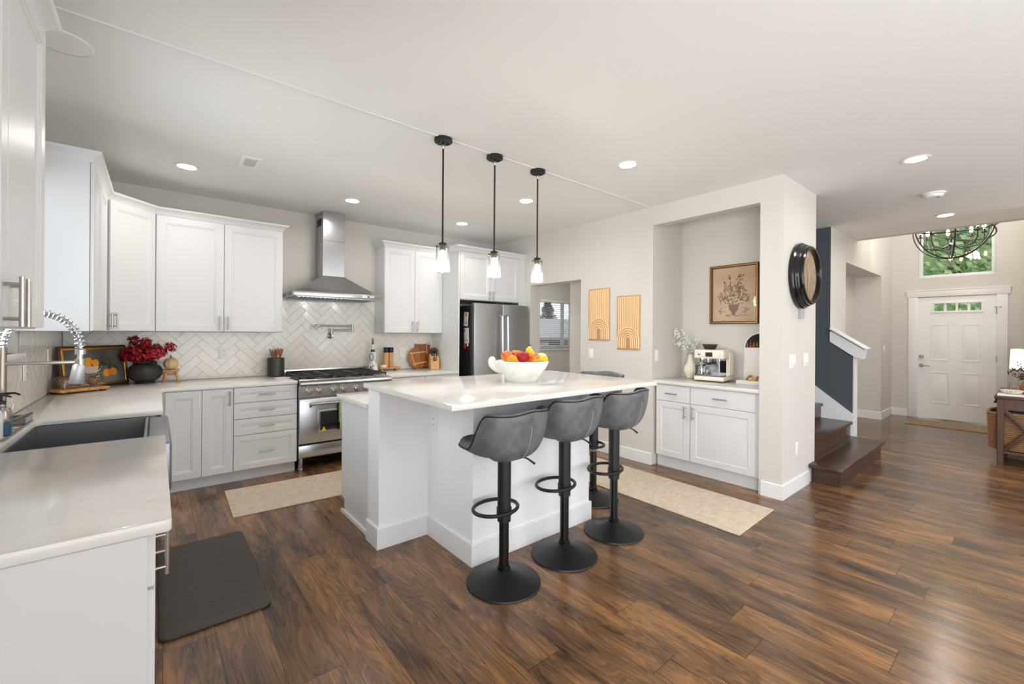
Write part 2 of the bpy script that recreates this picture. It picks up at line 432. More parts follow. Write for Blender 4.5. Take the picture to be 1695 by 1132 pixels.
FX, FNX, FNY, FPY = pi / 2, -pi / 2, 0.0, pi   # fronts facing +x, -x, -y, +y

def bar_handle(parent, mtx, L=0.13, r=0.006, off=0.032, vertical=True, m=None):
    """mtx: local frame with front facing -y, origin on the door face"""
    g = G(); a = L / 2
    if vertical:
        g.cyl((0, -off, -a), (0, -off, a), r); [g.cyl((0, 0, z), (0, -off, z), r * 0.8, seg=10) for z in (-a * 0.68, a * 0.68)]
    else:
        g.cyl((-a, -off, 0), (a, -off, 0), r); [g.cyl((x, 0, 0), (x, -off, 0), r * 0.8, seg=10) for x in (-a * 0.68, a * 0.68)]
    g.bm.transform(mtx)
    return g.obj('handle', m or M_nickel, parent)

def sweep(path, prof, m, name, parent, closed_ends=True, only=None):
    """sweep a profile [(out, z)] along plan polyline with mitred corners; outward = right of travel"""
    P = [Vector((x, y)) for x, y in path]; n = len(P); offs = []
    for i in range(n):
        ds = []
        if i > 0: ds.append((P[i] - P[i - 1]).normalized())
        if i < n - 1: ds.append((P[i + 1] - P[i]).normalized())
        ns = [Vector((d.y, -d.x)) for d in ds]
        if len(ns) == 1: offs.append(ns[0])
        else:
            b = (ns[0] + ns[1]).normalized(); offs.append(b / max(0.2, b.dot(ns[0])))
    segs = range(n - 1) if only is None else only
    g = G()
    for i in segs:
        A = [(*(P[i] + offs[i] * o), z) for o, z in prof]; B = [(*(P[i + 1] + offs[i + 1] * o), z) for o, z in prof]
        va = [g.bm.verts.new(p) for p in A]; vb = [g.bm.verts.new(p) for p in B]; k = len(prof)
        for j in range(k): g.bm.faces.new((va[j], vb[j], vb[(j + 1) % k], va[(j + 1) % k]))
        g.bm.faces.new(va); g.bm.faces.new(vb[::-1])
    return g.obj(name, m, parent)

# ------------------------------------------------------------------ room dimensions
XL, YB, ZC, XR = -0.632, 5.31, 2.73, 4.046
XN, YN1, YN2, ZN = 4.64, 2.575, 1.526, 2.533      # niche
YC, XC2 = 1.347, 4.89                             # column front face, its far edge
XD, YF, XF = 10.03, 1.62, 7.6                     # foyer door wall, foyer left wall, edge of low ceiling
XST = 6.45                                        # navy stair wall
ZF = 5.2
Z0 = 0.0
def wallobj(name, boxes, m=None):
    g = G()
    for b in boxes: g.box(*b)
    return struct(g.obj(name, m or M_wall))

fl = G(); fl.box(-0.9, 10.3, -3.6, 9.5, -0.1, 0.0); struct(fl.obj('floor', M_floor))
c = G(); c.box(-0.9, XF, -3.6, YB + 0.2, ZC, ZC + 0.12); c.box(XR, XF, YB + .2, 9, ZC, ZC + .12)
struct(c.obj('ceiling', M_ceil))
sm = G(); sm.prism([(y, z) for y, z in ((2.60, ZC), (2.605, ZC - 0.004), (2.613, ZC - 0.004), (2.618, ZC))], XL, XR, mtx=Matrix(((0, 0, 1, 0), (1, 0, 0, 0), (0, 1, 0, 0), (0, 0, 0, 1))))
struct(sm.obj('trim_1', M_ceil))
cf = G(); cf.box(XF, 10.3, -0.4, 2.0, ZF, ZF + 0.1); struct(cf.obj('ceiling_foyer', M_ceil))
# left wall with sink window
WY0, WY1, WZ0, WZ1 = 2.3, 3.76, 1.245, 2.3
wallobj('wall_left', [(XL - .14, XL, -3.6, WY0, 0, ZC), (XL - .14, XL, WY1, YB + .14, 0, ZC), (XL - .14, XL, WY0, WY1, 0, WZ0), (XL - .14, XL, WY0, WY1, WZ1, ZC)])
wallobj('wall_back', [(XL, XR + .19, YB, YB + .14, 0, ZC)])
OY0, OY1, OZ = 3.576, 4.512, 2.052
xo = XR + 0.19
wallobj('wall_right', [(XR, xo, OY1, YB, 0, ZC), (XR, xo, OY0, OY1, OZ, ZC), (XR, xo, YN1, OY0, 0, ZC),
    (XR, XR + .115, YN2, YN1, ZN, ZC), (xo, XN + .1, YN1, YN1 + .1, 0, ZC), (XN, XN + .1, YN2, YN1, 0, ZC),
    (XR, XC2, YC, YN2, 0, ZC), (XN + .1, XC2, YN2, 4.4, 0, ZC)])
# dining room seen through the opening
DY, DZC, DX1 = 6.5, 2.455, 8.4
DW = (4.9, 7.15, 1.064, 2.095)
wallobj('wall_dining', [(XR, DW[0], DY, DY + .15, 0, 2.75), (DW[1], DX1, DY, DY + .15, 0, 2.75), (DW[0], DW[1], DY, DY + .15, 0, DW[2]), (DW[0], DW[1], DY, DY + .15, DW[3], 2.75),
    (DX1, DX1 + .1, 3.4, DY + .15, 0, 2.75), (XC2, DX1, 4.4, 4.5, 0, 2.75), (XR + .06, XR + .19, YB + .14, DY, 0, 2.75)])
cd = G(); cd.box(xo, DX1, 4.5, DY, DZC, DZC + .05); struct(cd.obj('ceiling_dining', M_ceil))
# rear wall of the house around an assumed, unseen patio opening, and living-room side wall
wallobj('wall_rear', [(-0.8, -0.6, -3.6, -3.45, 0, ZC), (4.9, 7.7, -3.6, -3.45, 0, ZC), (-0.6, 4.9, -3.6, -3.45, 2.55, ZC)])
wallobj('wall_living', [(7.6, 7.7, -3.5, -0.3, 0, ZF)])
# foyer walls
FW = (0.392, 1.278, 2.36, 3.7)
DO = (0.372, 1.292, 2.04)
wallobj('wall_foyer_front', [(XD, XD + .15, -.4, DO[0], 0, ZF), (XD, XD + .15, DO[1], 2.2, 0, ZF), (XD, XD + .15, DO[0], DO[1], DO[2], FW[2]),
    (XD, XD + .15, DO[0], FW[0], FW[2], FW[3]), (XD, XD + .15, FW[1], DO[1], FW[2], FW[3]), (XD, XD + .15, DO[0], DO[1], FW[3], ZF)])
wallobj('wall_foyer_right', [(7.0, XD, -.32, -.2, 0, ZF)])
AX0, AX1, AZ, AY = 7.13, 9.22, 2.365, 1.97
wallobj('wall_foyer_left', [(XST + .12, AX0, YF, YF + .12, 0, ZF), (AX1, XD, YF, YF + .5, 0, ZF), (AX0, AX1, YF, AY, AZ, ZF), (AX0 - .1, AX1, AY, AY + .1, 0, AZ), (AX0 - .1, AX0, YF + .12, AY, 0, AZ)])
wallobj('wall_foyer_upper', [(XF, XF + .12, -.2, YF, ZC + .0, ZF)])
# navy stair wall: lower part with sloped top + full-height upper part
nv = G()
nv.prism([(1.39, 0.16), (1.39, 1.115), (YF, 1.30), (YF, ZC), (4.4, ZC), (4.4, 0.16)], XST, XST + .12, mtx=Matrix(((0, 0, 1, 0), (1, 0, 0, 0), (0, 1, 0, 0), (0, 0, 0, 1))))
for f in nv.bm.faces: f.material_index = 0
w = nv.obj('wall_stair', [M_navy, M_wall]); struct(w)
for p in w.data.polygons:
    if p.normal.y < -0.9 or p.normal.x > 0.9: p.material_index = 1

# baseboards
def baseboard(name, path, h=0.125, t=0.014):
    # travel so that the room is on the right
    return struct(sweep(path, [(0, 0), (t, 0), (t, h - .006), (t - .005, h), (0, h)], M_trim, name, None))
baseboard('baseboard_right', [(XR, OY0 + .0), (XR, YN1 - .0)])
baseboard('baseboard_column', [(XR, YN2 - .02), (XR, YC), (4.70, YC)][0:3])
baseboard('baseboard_foyer_left', [(XST + .13, YF), (AX0, YF)])
baseboard('baseboard_alcove', [(AX0, AY), (AX1, AY), (AX1, YF), (XD, YF), (XD, DO[1] + .11)])
baseboard('baseboard_foyer_right', [(XD, DO[0] - .11), (XD, -.2), (7.0, -.2)])

# ------------------------------------------------------------------ windows and front door
def window(name, x, y, z0, z1, axis, w0, w1, mull=(), fr=0.045, dep=0.07):
    """frame + pane; axis 'y': window lies in a wall along y at given x; axis 'x': wall along x at given y"""
    g = G()
    def b(a0, a1, c0, c1, d0=-dep / 2, d1=dep / 2):
        if axis == 'y': g.box(x + d0, x + d1, a0, a1, c0, c1, .004)
        else: g.box(a0, a1, y + d0, y + d1, c0, c1, .004)
    b(w0, w1, z0, z0 + fr); b(w0, w1, z1 - fr, z1); b(w0, w0 + fr, z0 + fr, z1 - fr); b(w1 - fr, w1, z0 + fr, z1 - fr)
    for q in mull: b(q - fr / 2, q + fr / 2, z0 + fr, z1 - fr)
    o = struct(g.obj(name, M_trim))
    p = G()
    if axis == 'y': p.box(x - .003, x + .003, w0 + fr, w1 - fr, z0 + fr, z1 - fr)
    else: p.box(w0 + fr, w1 - fr, y - .003, y + .003, z0 + fr, z1 - fr)
    p.obj('pane', M_glass, o); return o
w1 = window('window_1', XL - .1, 0, WZ0, WZ1, 'y', WY0, WY1, (3.03,))
g = G(); g.box(XL - .06, XL + .035, WY0 - .05, WY1 + .06, WZ0 - .028, WZ0, .005); g.obj('window_sill', M_trim, w1)
w2 = window('window_2', XD + .09, 0, FW[2], FW[3], 'y', FW[0], FW[1], (), 0.05)
w3 = window('window_3', 0, DY + .1, DW[2], DW[3], 'x', DW[0], DW[1], (6.86,), 0.05)
g = G(); g.box(DW[0] - .02, DW[1] + .02, DY - .03, DY + .06, DW[2] - .03, DW[2], .005); g.obj('window_sill', M_trim, w3)
bl = thing('window_blind', 'white horizontal slat blind hanging in the dining room window', 'blind', ((DW[0] + DW[1]) / 2, DY + .03, DW[3]))
g = G(); n = 23
for i in range(n):
    z = DW[3] - .07 - i * 0.0425
    g.box(-0.5, .5, -.5, .5, -.5, .5, mtx=Matrix.Translation(((DW[0] + DW[1]) / 2, DY + .028, z)) @ Matrix.Rotation(radians(14), 4, 'X') @ Matrix.Diagonal((DW[1] - DW[0] - .02, .046, .003, 1)))
g.obj('slats', M_trim, bl)
g = G(); g.box(DW[0] + .005, DW[1] - .005, DY + .002, DY + .05, DW[3] - .05, DW[3] - .002, .003); g.obj('head_rail', M_trim, bl)
for x in (5.2, 6.0, 6.5, 6.95):
    g = G(); g.cyl((x, DY + .02, DW[2] + .04), (x, DY + .02, DW[3] - .05), .0012, seg=6); g.obj('cord', M_trim, bl)

# front door (hung in the foyer wall)
d = struct(tag(bpy.data.objects.new('door_1', None), 'white four panel front door with four small lites', 'door')) if False else None
g = G()
dy0, dy1, dz1 = 0.384, 1.280, 2.028
MD = T(XD - .0, (dy0 + dy1) / 2, 0, FNX)
def doorslab():
    g = G()
    # slab with window slot: build from boxes
    lz0, lz1 = 1.80, 1.92; ly0, ly1 = 0.545, 1.085
    x0, x1 = XD + .0, XD + .045
    g.box(x0, x1, dy0, dy1, 0.012, lz0); g.box(x0, x1, dy0, dy1, lz1, dz1); g.box(x0, x1, dy0, ly0, lz0, lz1); g.box(x0, x1, ly1, dy1, lz0, lz1)
    for k in range(1, 4):
        yy = ly0 + (ly1 - ly0) * k / 4; g.box(x0 + .005, x1 - .005, yy - .014, yy + .014, lz0, lz1)
    # moulding round the lites
    for a, b_, c_, d_ in ((ly0 - .035, ly1 + .035, lz0 - .035, lz0), (ly0 - .035, ly1 + .035, lz1, lz1 + .035), (ly0 - .035, ly0, lz0, lz1), (ly1, ly1 + .035, lz0, lz1)):
        g.box(x0 - .012, x0 + .002, a, b_, c_, d_, .004)
    # four raised panels
    for (a, b_) in ((0.545, 0.755), (0.895, 1.12)):
        for (c_, d_) in ((.27, .79), (.975, 1.58)):
            M = T(x0 - .001, (a + b_) / 2, (c_ + d_) / 2, FNX)
            rings = [(0, .001), (.004, -.006), (.014, -.006), (.02, .0), (.034, .0), (.05, -.005)]
            prev = None
            for ins, y in rings:
                w_, h_ = b_ - a, d_ - c_
                R = [g.bm.verts.new(M @ Vector((sx * (w_ / 2 - ins), y, sz * (h_ / 2 - ins)))) for sx, sz in ((-1, -1), (1, -1), (1, 1), (-1, 1))]
                if prev:
                    for i in range(4): g.bm.faces.new((prev[i], prev[(i + 1) % 4], R[(i + 1) % 4], R[i]))
                prev = R
            g.bm.faces.new(prev)
    return g
NORECALC.add('door_1')
d = struct(doorslab().obj('door_1', M_doorw))
g = G(); g.box(XD + .02, XD + .026, .545, 1.085, 1.80, 1.92); g.obj('lites', M_glass, d)
g = G()
g.cyl((XD, 1.232, .885), (XD - .012, 1.232, .885), .03); g.cyl((XD - .012, 1.232, .885), (XD - .05, 1.232, .885), .011)
g.tube([(XD - .05, 1.235, .885), (XD - .053, 1.18, .887), (XD - .05, 1.115, .88)], [.011, .009, .007]); g.obj('door_handle', M_nickel, d)
g = G(); g.cyl((XD, 1.232, 1.035), (XD - .022, 1.232, 1.035), .031); g.box(XD - .045, XD - .02, 1.226, 1.238, 1.015, 1.055, .003); g.obj('deadbolt', M_nickel, d)
for z in (.25, 1.03, 1.78):
    g = G(); g.cyl((XD - .012, dy0 - .004, z - .05), (XD - .012, dy0 - .004, z + .05), .008); g.obj('hinge', M_nickel, d)
g = G(); g.tube([(XD - .01, dy0 - .01, 1.84), (XD - .05, dy0 + .02, 1.84)], .005); g.tube([(XD - .01, dy0 - .02, 1.84), (XD - .045, dy0 - .05, 1.84)], .004); g.obj('hinge_stop', M_bronze, d)
g = G()
g.box(XD - .018, XD, DO[1] - .012, DO[1] + .105, 0, DO[2] + .0, .003); g.box(XD - .018, XD, DO[0] - .105, DO[0] + .012, 0, DO[2], .003)
g.box(XD - .024, XD, DO[0] - .13, DO[1] + .13, DO[2], DO[2] + .11, .004); g.box(XD - .03, XD, DO[0] - .145, DO[1] + .145, DO[2] + .098, DO[2] + .118, .004)
struct(g.obj('trim_2', M_trim))

# ------------------------------------------------------------------ backsplash tiles
def herringbone(u0, u1, v0, v1, holes, org, udir, ndir, name, Wt=0.076, nn=3):
    """tiles on a wall; u along the wall, v = z"""
    g = G(); gr = 0.0022
    def clip(P, a, b, c_):   # keep a*x+b*y<=c
        out = []
        for i in range(len(P)):
            p, q = P[i], P[(i + 1) % len(P)]; dp = a * p[0] + b * p[1] - c_; dq = a * q[0] + b * q[1] - c_
            if dp <= 0: out.append(p)
            if dp * dq < 0: t = dp / (dp - dq); out.append((p[0] + (q[0] - p[0]) * t, p[1] + (q[1] - p[1]) * t))
        return out
    U_, N_ = Vector(udir), Vector(ndir); O = Vector(org)
    def w3(u, v, d): return O + U_ * u + N_ * d + Vector((0, 0, v))
    rects = [(u0, u1, v0, v1)] + holes
    ca = sqrt(.5); R = int(max(u1 - u0, 2) / Wt / ca) + 12
    for k in range(-R, R):
        for m in range(-R // (2 * nn) - 2, R // (2 * nn) + 2):
            for typ in (0, 1):
                if typ == 0: a0, a1, b0, b1 = k + 2 * nn * m, k + 2 * nn * m + nn, k, k + 1
                else: a0, a1, b0, b1 = k + 2 * nn * m, k + 2 * nn * m + 1, k - 2 * nn + 1, k - nn + 1
                P = []
                for (x, y) in ((a0 * Wt + gr / 2, b0 * Wt + gr / 2), (a1 * Wt - gr / 2, b0 * Wt + gr / 2), (a1 * Wt - gr / 2, b1 * Wt - gr / 2), (a0 * Wt + gr / 2, b1 * Wt - gr / 2)):
                    P.append(((x - y) * ca + (u0 + u1) / 2, (x + y) * ca + (v0 + v1) / 2))
                for (c0, c1, e0, e1) in rects:
                    Q = P
                    for (a, b_, c_) in ((-1, 0, -c0), (1, 0, c1), (0, -1, -e0), (0, 1, e1)):
                        Q = clip(Q, a, b_, c_)
                        if len(Q) < 3: break
                    if len(Q) < 3: continue
                    cx, cy = sum(p[0] for p in Q) / len(Q), sum(p[1] for p in Q) / len(Q)
                    tu, tv = random.uniform(-.012, .012), random.uniform(-.012, .012)
                    dd = lambda p: .0075 + (p[0] - cx) * tu + (p[1] - cy) * tv
                    ins = []
                    for p in Q:
                        L_ = hypot(p[0] - cx, p[1] - cy); f_ = max(0, 1 - .0022 / max(L_, 1e-4)); ins.append((cx + (p[0] - cx) * f_, cy + (p[1] - cy) * f_))
                    A = [g.bm.verts.new(w3(*p, .004)) for p in Q]; B = [g.bm.verts.new(w3(*p, dd(p) - .0008)) for p in Q]; C_ = [g.bm.verts.new(w3(*p, dd(p))) for p in ins]
                    n_ = len(Q)
                    for i in range(n_):
                        j = (i + 1) % n_
                        g.bm.faces.new((A[i], A[j], B[j], B[i])); g.bm.faces.new((B[i], B[j], C_[j], C_[i]))
                    g.bm.faces.new(C_)
    g.m = 1
    for (c0, c1, e0, e1) in rects:
        p = [w3(c0, e0, 0), w3(c1, e0, 0), w3(c1, e1, 0), w3(c0, e1, 0)]; q = [v + N_ * .005 for v in p]
        V = [g.bm.verts.new(x) for x in p + q]
        for f in ((0, 1, 2, 3), (4, 5, 6, 7), (0, 1, 5, 4), (1, 2, 6, 5), (2, 3, 7, 6), (3, 0, 4, 7)):
            ff = g.bm.faces.new([V[i] for i in f]); ff.material_index = 1
    return struct(g.obj(name, [M_tile, M_grout], sharp=20))
ZK = 0.902
herringbone(XL + .012, 2.945, ZK + .001, 1.372, [(1.02, 2.124, 1.3721, 1.775)], (0, YB, 0), (1, 0, 0), (0, -1, 0), 'wall_backsplash')
herringbone(1.44, YB - .012, ZK + .001, 1.215, [(WY1 + .07, YB - .012, 1.2151, 1.372)], (XL, 0, 0), (0, 1, 0), (1, 0, 0), 'wall_backsplash_side')

# ------------------------------------------------------------------ kitchen: base cabinets
def carcass(parent, x0, x1, y0, y1, z0, z1, m=None, name='carcass'):
    g = G(); g.box(x0, x1, y0, y1, z0, z1, .002, 1); return g.obj(name, m or M_cab, parent)
def toe(parent, x0, x1, y0, y1, h=0.108):
    g = G(); g.box(x0, x1, y0, y1, 0.0, h); return g.obj('toe_kick', M_cab, parent)
def front(parent, name, w, h, mtx, stile=.058, style='shaker', handle=None, hv=True, L=.13):
    g = G(); g.door(w, h, .019, mtx, stile, style); NORECALC.add(name)
    o = g.obj(name, M_cab, parent)
    if handle is not None: bar_handle(o, mtx @ Matrix.Translation((handle[0], 0, handle[1])), L, vertical=hv)
    return o
YFc = 4.618   # carcass front of back run; doors stand in front of it
GB = 'white base cabinets along the walls'
# back run, left of the range: two door unit and four drawer unit
u = thing('base_cabinet', 'white two door base cabinet in the corner left of the four drawers', 'cabinet', (.29, 4.9, 0), 0, GB)
carcass(u, .034, .537, YFc, YB - .012, .108, .868); toe(u, .034, .537, YFc + .065, YFc + .08)
front(u, 'door', .248, .752, T(.182, YFc - .019, .489))
front(u, 'door', .228, .752, T(.423, YFc - .019, .489), handle=(.088, .29))
u = thing('drawer_cabinet', 'white base cabinet with four drawers left of the range', 'cabinet', (.8, 4.9, 0), 0, GB)
carcass(u, .5385, 1.068, YFc, YB - .012, .108, .868); toe(u, .5385, 1.068, YFc + .065, YFc + .08)
for z0, z1 in ((.730, .866), (.583, .724), (.434, .577), (.115, .428)):
    front(u, 'drawer', .524, z1 - z0, T(.805, YFc - .019, (z0 + z1) / 2), .048, handle=(0, 0), hv=False)
# right of the range
u = thing('base_cabinet', 'white base cabinet with two doors between the range and the fridge panel', 'cabinet', (2.47, 4.9, 0), 0, GB)
carcass(u, 2.004, 2.924, YFc, YB - .012, .108, .868); toe(u, 2.004, 2.924, YFc + .065, YFc + .08)
for x, hx in ((2.236, .17), (2.692, -.17)):
    front(u, 'door', .45, .58, T(x, YFc - .019, .405), handle=(hx, .2)); front(u, 'drawer', .45, .15, T(x, YFc - .019, .785), .045, handle=(0, 0), hv=False)
# left run
XFc = -.018
u = thing('base_cabinet', 'white base cabinet under the near end of the counter with a drawer over two doors', 'cabinet', (-.32, 1.95, 0), 0, GB)
carcass(u, XL + .012, XFc, 1.426, 2.47, .108, .868)
g = G(); g.box(XL + .002, XFc + .004, 1.405, 1.425, 0.0, .868, .0015, 1); g.obj('end_panel', M_cab, u)
toe(u, XFc - .08, XFc - .065, 1.43, 2.47)
front(u, 'drawer', 1.03, .135, T(XFc + .019, 1.945, .797, FX), .05, style='slab', handle=None)
front(u, 'door', .512, .60, T(XFc + .019, 1.686, .420, FX), handle=(.19, .215), L=.16)
front(u, 'door', .512, .60, T(XFc + .019, 2.203, .420, FX), handle=(-.19, .215), L=.16)
u = thing('sink_cabinet', 'white base cabinet under the farmhouse sink', 'cabinet', (-.32, 2.96, 0), 0, GB)
carcass(u, XL + .012, XFc, 2.475, 3.445, .108, .60); toe(u, XFc - .08, XFc - .065, 2.475, 3.445)
for y, hx in ((2.718, .17), (3.202, -.17)): front(u, 'door', .48, .47, T(XFc + .019, y, .355, FX), handle=(hx, .15))
u = thing('base_cabinet', 'white corner base cabinet between the sink and the two door cabinet', 'cabinet', (-.32, 4.0, 0), 0, GB)
carcass(u, XL + .012, XFc, 3.45, YB - .012, .108, .868); toe(u, XFc - .08, XFc - .065, 3.45, 4.6)
front(u, 'door', .56, .752, T(XFc + .019, 3.74, .489, FX), handle=(.2, .27)); front(u, 'door', .5, .752, T(XFc + .019, 4.28, .489, FX))

# counters
def counter(name, label, pts, z0, z1, cat='countertop'):
    g = G(); g.prism(pts, z0, z1, .004, seg=2); o = g.obj(name, M_quartz); return tag(o, label, cat)
SY0, SY1, SX0 = 2.552, 3.368, -.488
def arc(cx, cy, r, a0, a1, n=5): return [(cx + r * cos(radians(a0 + (a1 - a0) * i / n)), cy + r * sin(radians(a0 + (a1 - a0) * i / n))) for i in range(n + 1)]
ct = [(XL + .009, 1.398)] + arc(.033 - .012, 1.398 + .012, .012, -90, 0, 3) + [(.033, SY0)] + [(SX0 + .03, SY0)] + arc(SX0 + .03, SY0 + .03, .03, -90, -180, 4)[1:] + arc(SX0 + .03, SY1 - .03, .03, 180, 90, 4) + [(.033, SY1), (.033, 4.59), (1.068, 4.59), (1.068, YB - .009), (XL + .009, YB - .009)]
counter('countertop', 'white quartz L shaped countertop around the sink, in the foreground and along the back wall', ct, ZK - .032, ZK)
counter('countertop', 'short white quartz countertop right of the range under the cutting boards', [(2.004, 4.59), (2.926, 4.59), (2.926, YB - .009), (2.004, YB - .009)], ZK - .032, ZK)

# farmhouse sink
u = thing('farmhouse_sink', 'stainless steel apron front farmhouse sink set into the near counter', 'sink', (-.21, 2.96, .62))
g = G(); zt, zb = ZK - .034, .655; t = .012; a0, a1, b0, b1 = SX0 + .004, -.045, SY0 + .004, SY1 - .004
g.box(a0 - t, a1 + t, b0 - t, b1 + t, zb - t, zb)
g.box(a0 - t, a0, b0 - t, b1 + t, zb, zt); g.box(a1, a1 + t, b0 - t, b1 + t, zb, zt); g.box(a0, a1, b0 - t, b0, zb, zt); g.box(a0, a1, b1, b1 + t, zb, zt)
g.obj('basin', M_sink, u)
g = G(); g.box(-.0325, .058, SY0 + .002, SY1 - .002, .635, ZK - .036, .012, 3); g.obj('apron', M_sink, u)
g = G(); g.lathe([(.045, 0), (.045, .004), (.03, .004), (.028, .001), (0, .001)], (-.2, 2.96, zb), 24); g.obj('drain', M_chrome, u)

# island
IX0, IX1, IY0, IY1, ZI = 1.06, 2.765, 1.722, 2.825, 1.045
u = thing('kitchen_island', 'white kitchen island base with raised bar wall', 'island', (1.8, 2.6, 0))
g = G(); g.box(1.098, 2.50, 2.657, 2.84, 0, ZI - .032, .002, 1); g.box(1.45, 2.497, 2.115, 2.657, 0, ZI - .032, .002, 1); g.obj('bar_wall', M_isl, u)
pth = [(1.098, 2.84), (1.098, 2.657), (1.45, 2.657), (1.45, 2.115), (2.497, 2.115), (2.497, 2.84)]
# outward is left of that travel -> reverse so that outward is on the right
sweep(pth, [(0, 0), (.014, 0), (.014, .129), (.009, .135), (0, .135)], M_trim, 'baseboard', u)
g = G(); g.box(1.116, 2.47, 2.842, 3.418, .108, ZK - .033, .002, 1); g.obj('cabinet_body', M_cab, u)
g = G(); g.box(1.116, 2.47, 2.842, 3.36, 0, .108); g.obj('toe_kick', M_cab, u)
for i in range(3):
    x = 1.116 + .226 + i * .4515
    front(u, 'door', .445, .75, T(x, 3.437, .488, FPY), handle=(.17, .27))
g = G()
for k in range(1):
    g.prism([(2.842, 0), (3.405, 0), (3.405, .02), (3.398, .026), (2.842, .026)], 1.104, 1.116, mtx=Matrix(((0, 0, 1, 0), (1, 0, 0, 0), (0, 1, 0, 0), (0, 0, 0, 1))))
g.obj('shoe_moulding', M_trim, u)
counter('countertop', 'raised white quartz bar top of the island holding the fruit bowl', [(IX0, IY0), (IX1, IY0), (IX1, IY1), (IX0, IY1)], ZI - .031, ZI)
counter('countertop', 'lower white quartz worktop of the island on the range side', [(1.082, 2.842), (2.50, 2.842), (2.50, 3.445), (1.082, 3.445)], ZK - .032, ZK)

# niche cabinet and counter
u = thing('coffee_bar_cabinet', 'white base cabinet with two drawers over two doors in the wall niche', 'cabinet', (4.35, 2.05, 0))
XN0 = 4.095
carcass(u, XN0, XN - .004, YN2 + .004, YN1 - .02, .115, .868); toe(u, XN0 + .03, XN0 + .045, YN2 + .004, YN1 - .02, .115)
front(u, 'drawer', .368, .162, T(XN0 - .019, 2.362, .775, FNX), .05, 'slab', (0, 0), False)
front(u, 'drawer', .602, .162, T(XN0 - .019, 1.868, .775, FNX), .05, 'slab', (0, 0), False)
front(u, 'door', .368, .568, T(XN0 - .019, 2.362, .404, FNX), .06, 'raised', (.147, .2))
front(u, 'door', .602, .568, T(XN0 - .019, 1.868, .404, FNX), .06, 'raised', (-.264, .2))
counter('countertop', 'white quartz counter in the wall niche under the coffee machine', [(4.05, YN2 + .003), (XN - .003, YN2 + .003), (XN - .003, YN1 - .003), (4.05, YN1 - .003)], ZK - .032, ZK)

# ------------------------------------------------------------------ upper cabinets
ZU0, ZU1 = 1.375, 2.425
GU = 'white upper cabinets along the walls'
YU, XU = 5.005, -.302     # door face planes
CROWN = [(0, ZU1 - .002), (.006, ZU1 - .002), (.010, ZU1 + .012), (.026, ZU1 + .034), (.044, ZU1 + .046), (.050, ZU1 + .062), (0, ZU1 + .062)]
def upper(label, loc): return thing('upper_cabinet', label, 'cabinet', loc, 0, GU)
# left wall, far of the window
path = [(XL + .002, 3.735), (XU - .014, 3.735), (XU - .014, 4.69), (-.012, YU + .006), (1.016, YU + .006), (1.016, YB - .002)]
uA = upper('white upper cabinet on the side wall just past the sink window', (-.47, 4.2, ZU0))
carcass(uA, XL + .002, XU - .021, 3.735, 4.67, ZU0, ZU1)
front(uA, 'door', .462, ZU1 - ZU0 - .008, T(XU, 3.970, 1.90, FX) , .05)
front(uA, 'door', .462, ZU1 - ZU0 - .008, T(XU, 4.436, 1.90, FX), .05, handle=(.2, -.44))
uB = upper('white diagonal corner upper cabinet above the framed still life', (-.4, 5.05, ZU0))
g = G(); g.prism([(XL + .002, 4.672), (XU - .021, 4.672), (-.028, YU + .024), (-.028, YB - .002), (XL + .002, YB - .002)], ZU0, ZU1); g.obj('carcass', M_cab, uB)
dxy = Vector((-.012 - (XU - .0), YU - 4.672)); Ld = dxy.length; ang = math.atan2(dxy.y, dxy.x)
md = Vector(((XU - .010 - .016) / 2, (4.672 + YU + .01) / 2)); nrm = Vector((dxy.y, -dxy.x)).normalized()
pc = md + nrm * .020
front(uB, 'door', Ld - .025, ZU1 - ZU0 - .008, T(pc.x, pc.y, 1.90, ang), .055, handle=(-(Ld - .025) / 2 + .03, -.44))
uC = upper('white two door upper cabinet between the corner and the range hood', (.5, 5.15, ZU0))
carcass(uC, -.026, 1.016, YU + .0195, YB - .002, ZU0, ZU1)
front(uC, 'door', .508, ZU1 - ZU0 - .008, T(.248, YU, 1.90), .06, handle=(.222, -.44)); front(uC, 'door', .508, ZU1 - ZU0 - .008, T(.760, YU, 1.90), .06, handle=(-.222, -.44))
sweep(path, CROWN, M_cab, 'crown', uA, only=[0, 1]); sweep(path, CROWN, M_cab, 'crown', uB, only=[2]); sweep(path, CROWN, M_cab, 'crown', uC, only=[3, 4])
uD = upper('white two door upper cabinet between the range hood and the fridge', (2.55, 5.15, ZU0))
carcass(uD, 2.126, 2.926, YU + .0195, YB - .002, ZU0, ZU1)
front(uD, 'door', .396, ZU1 - ZU0 - .008, T(2.326, YU, 1.90), .058, handle=(.166, -.44)); front(uD, 'door', .396, ZU1 - ZU0 - .008, T(2.726, YU, 1.90), .058, handle=(-.166, -.44))
sweep([(2.126, YB - .002), (2.126, YU + .006), (2.926, YU + .006)], CROWN, M_cab, 'crown', uD)
# fridge surround
uE = thing('fridge_surround', 'white panel and two door cabinet framing the fridge', 'cabinet', (3.48, 5.0, 0))
YE = 4.62
g = G(); g.box(2.928, 2.948, YE, YB - .002, 0, ZU1, .001, 1); g.obj('side_panel', M_cab, uE)
g = G(); g.box(2.950, XR - .002, YE + .02, YB - .002, 1.805, ZU1, .001, 1); g.obj('carcass', M_cab, uE)
g = G(); g.box(3.93, XR - .002, YE, YE + .019, 1.745, ZU1, .001, 1); g.obj('filler', M_cab, uE)
front(uE, 'door', .486, .606, T(3.196, YE, 2.116), .055, handle=(.215, -.235), L=.11); front(uE, 'door', .486, .606, T(3.685, YE, 2.116), .055, handle=(-.215, -.235), L=.11)
sweep([(2.928, YU - .052), (2.928, YE), (XR - .002, YE)], CROWN, M_cab, 'crown', uE)
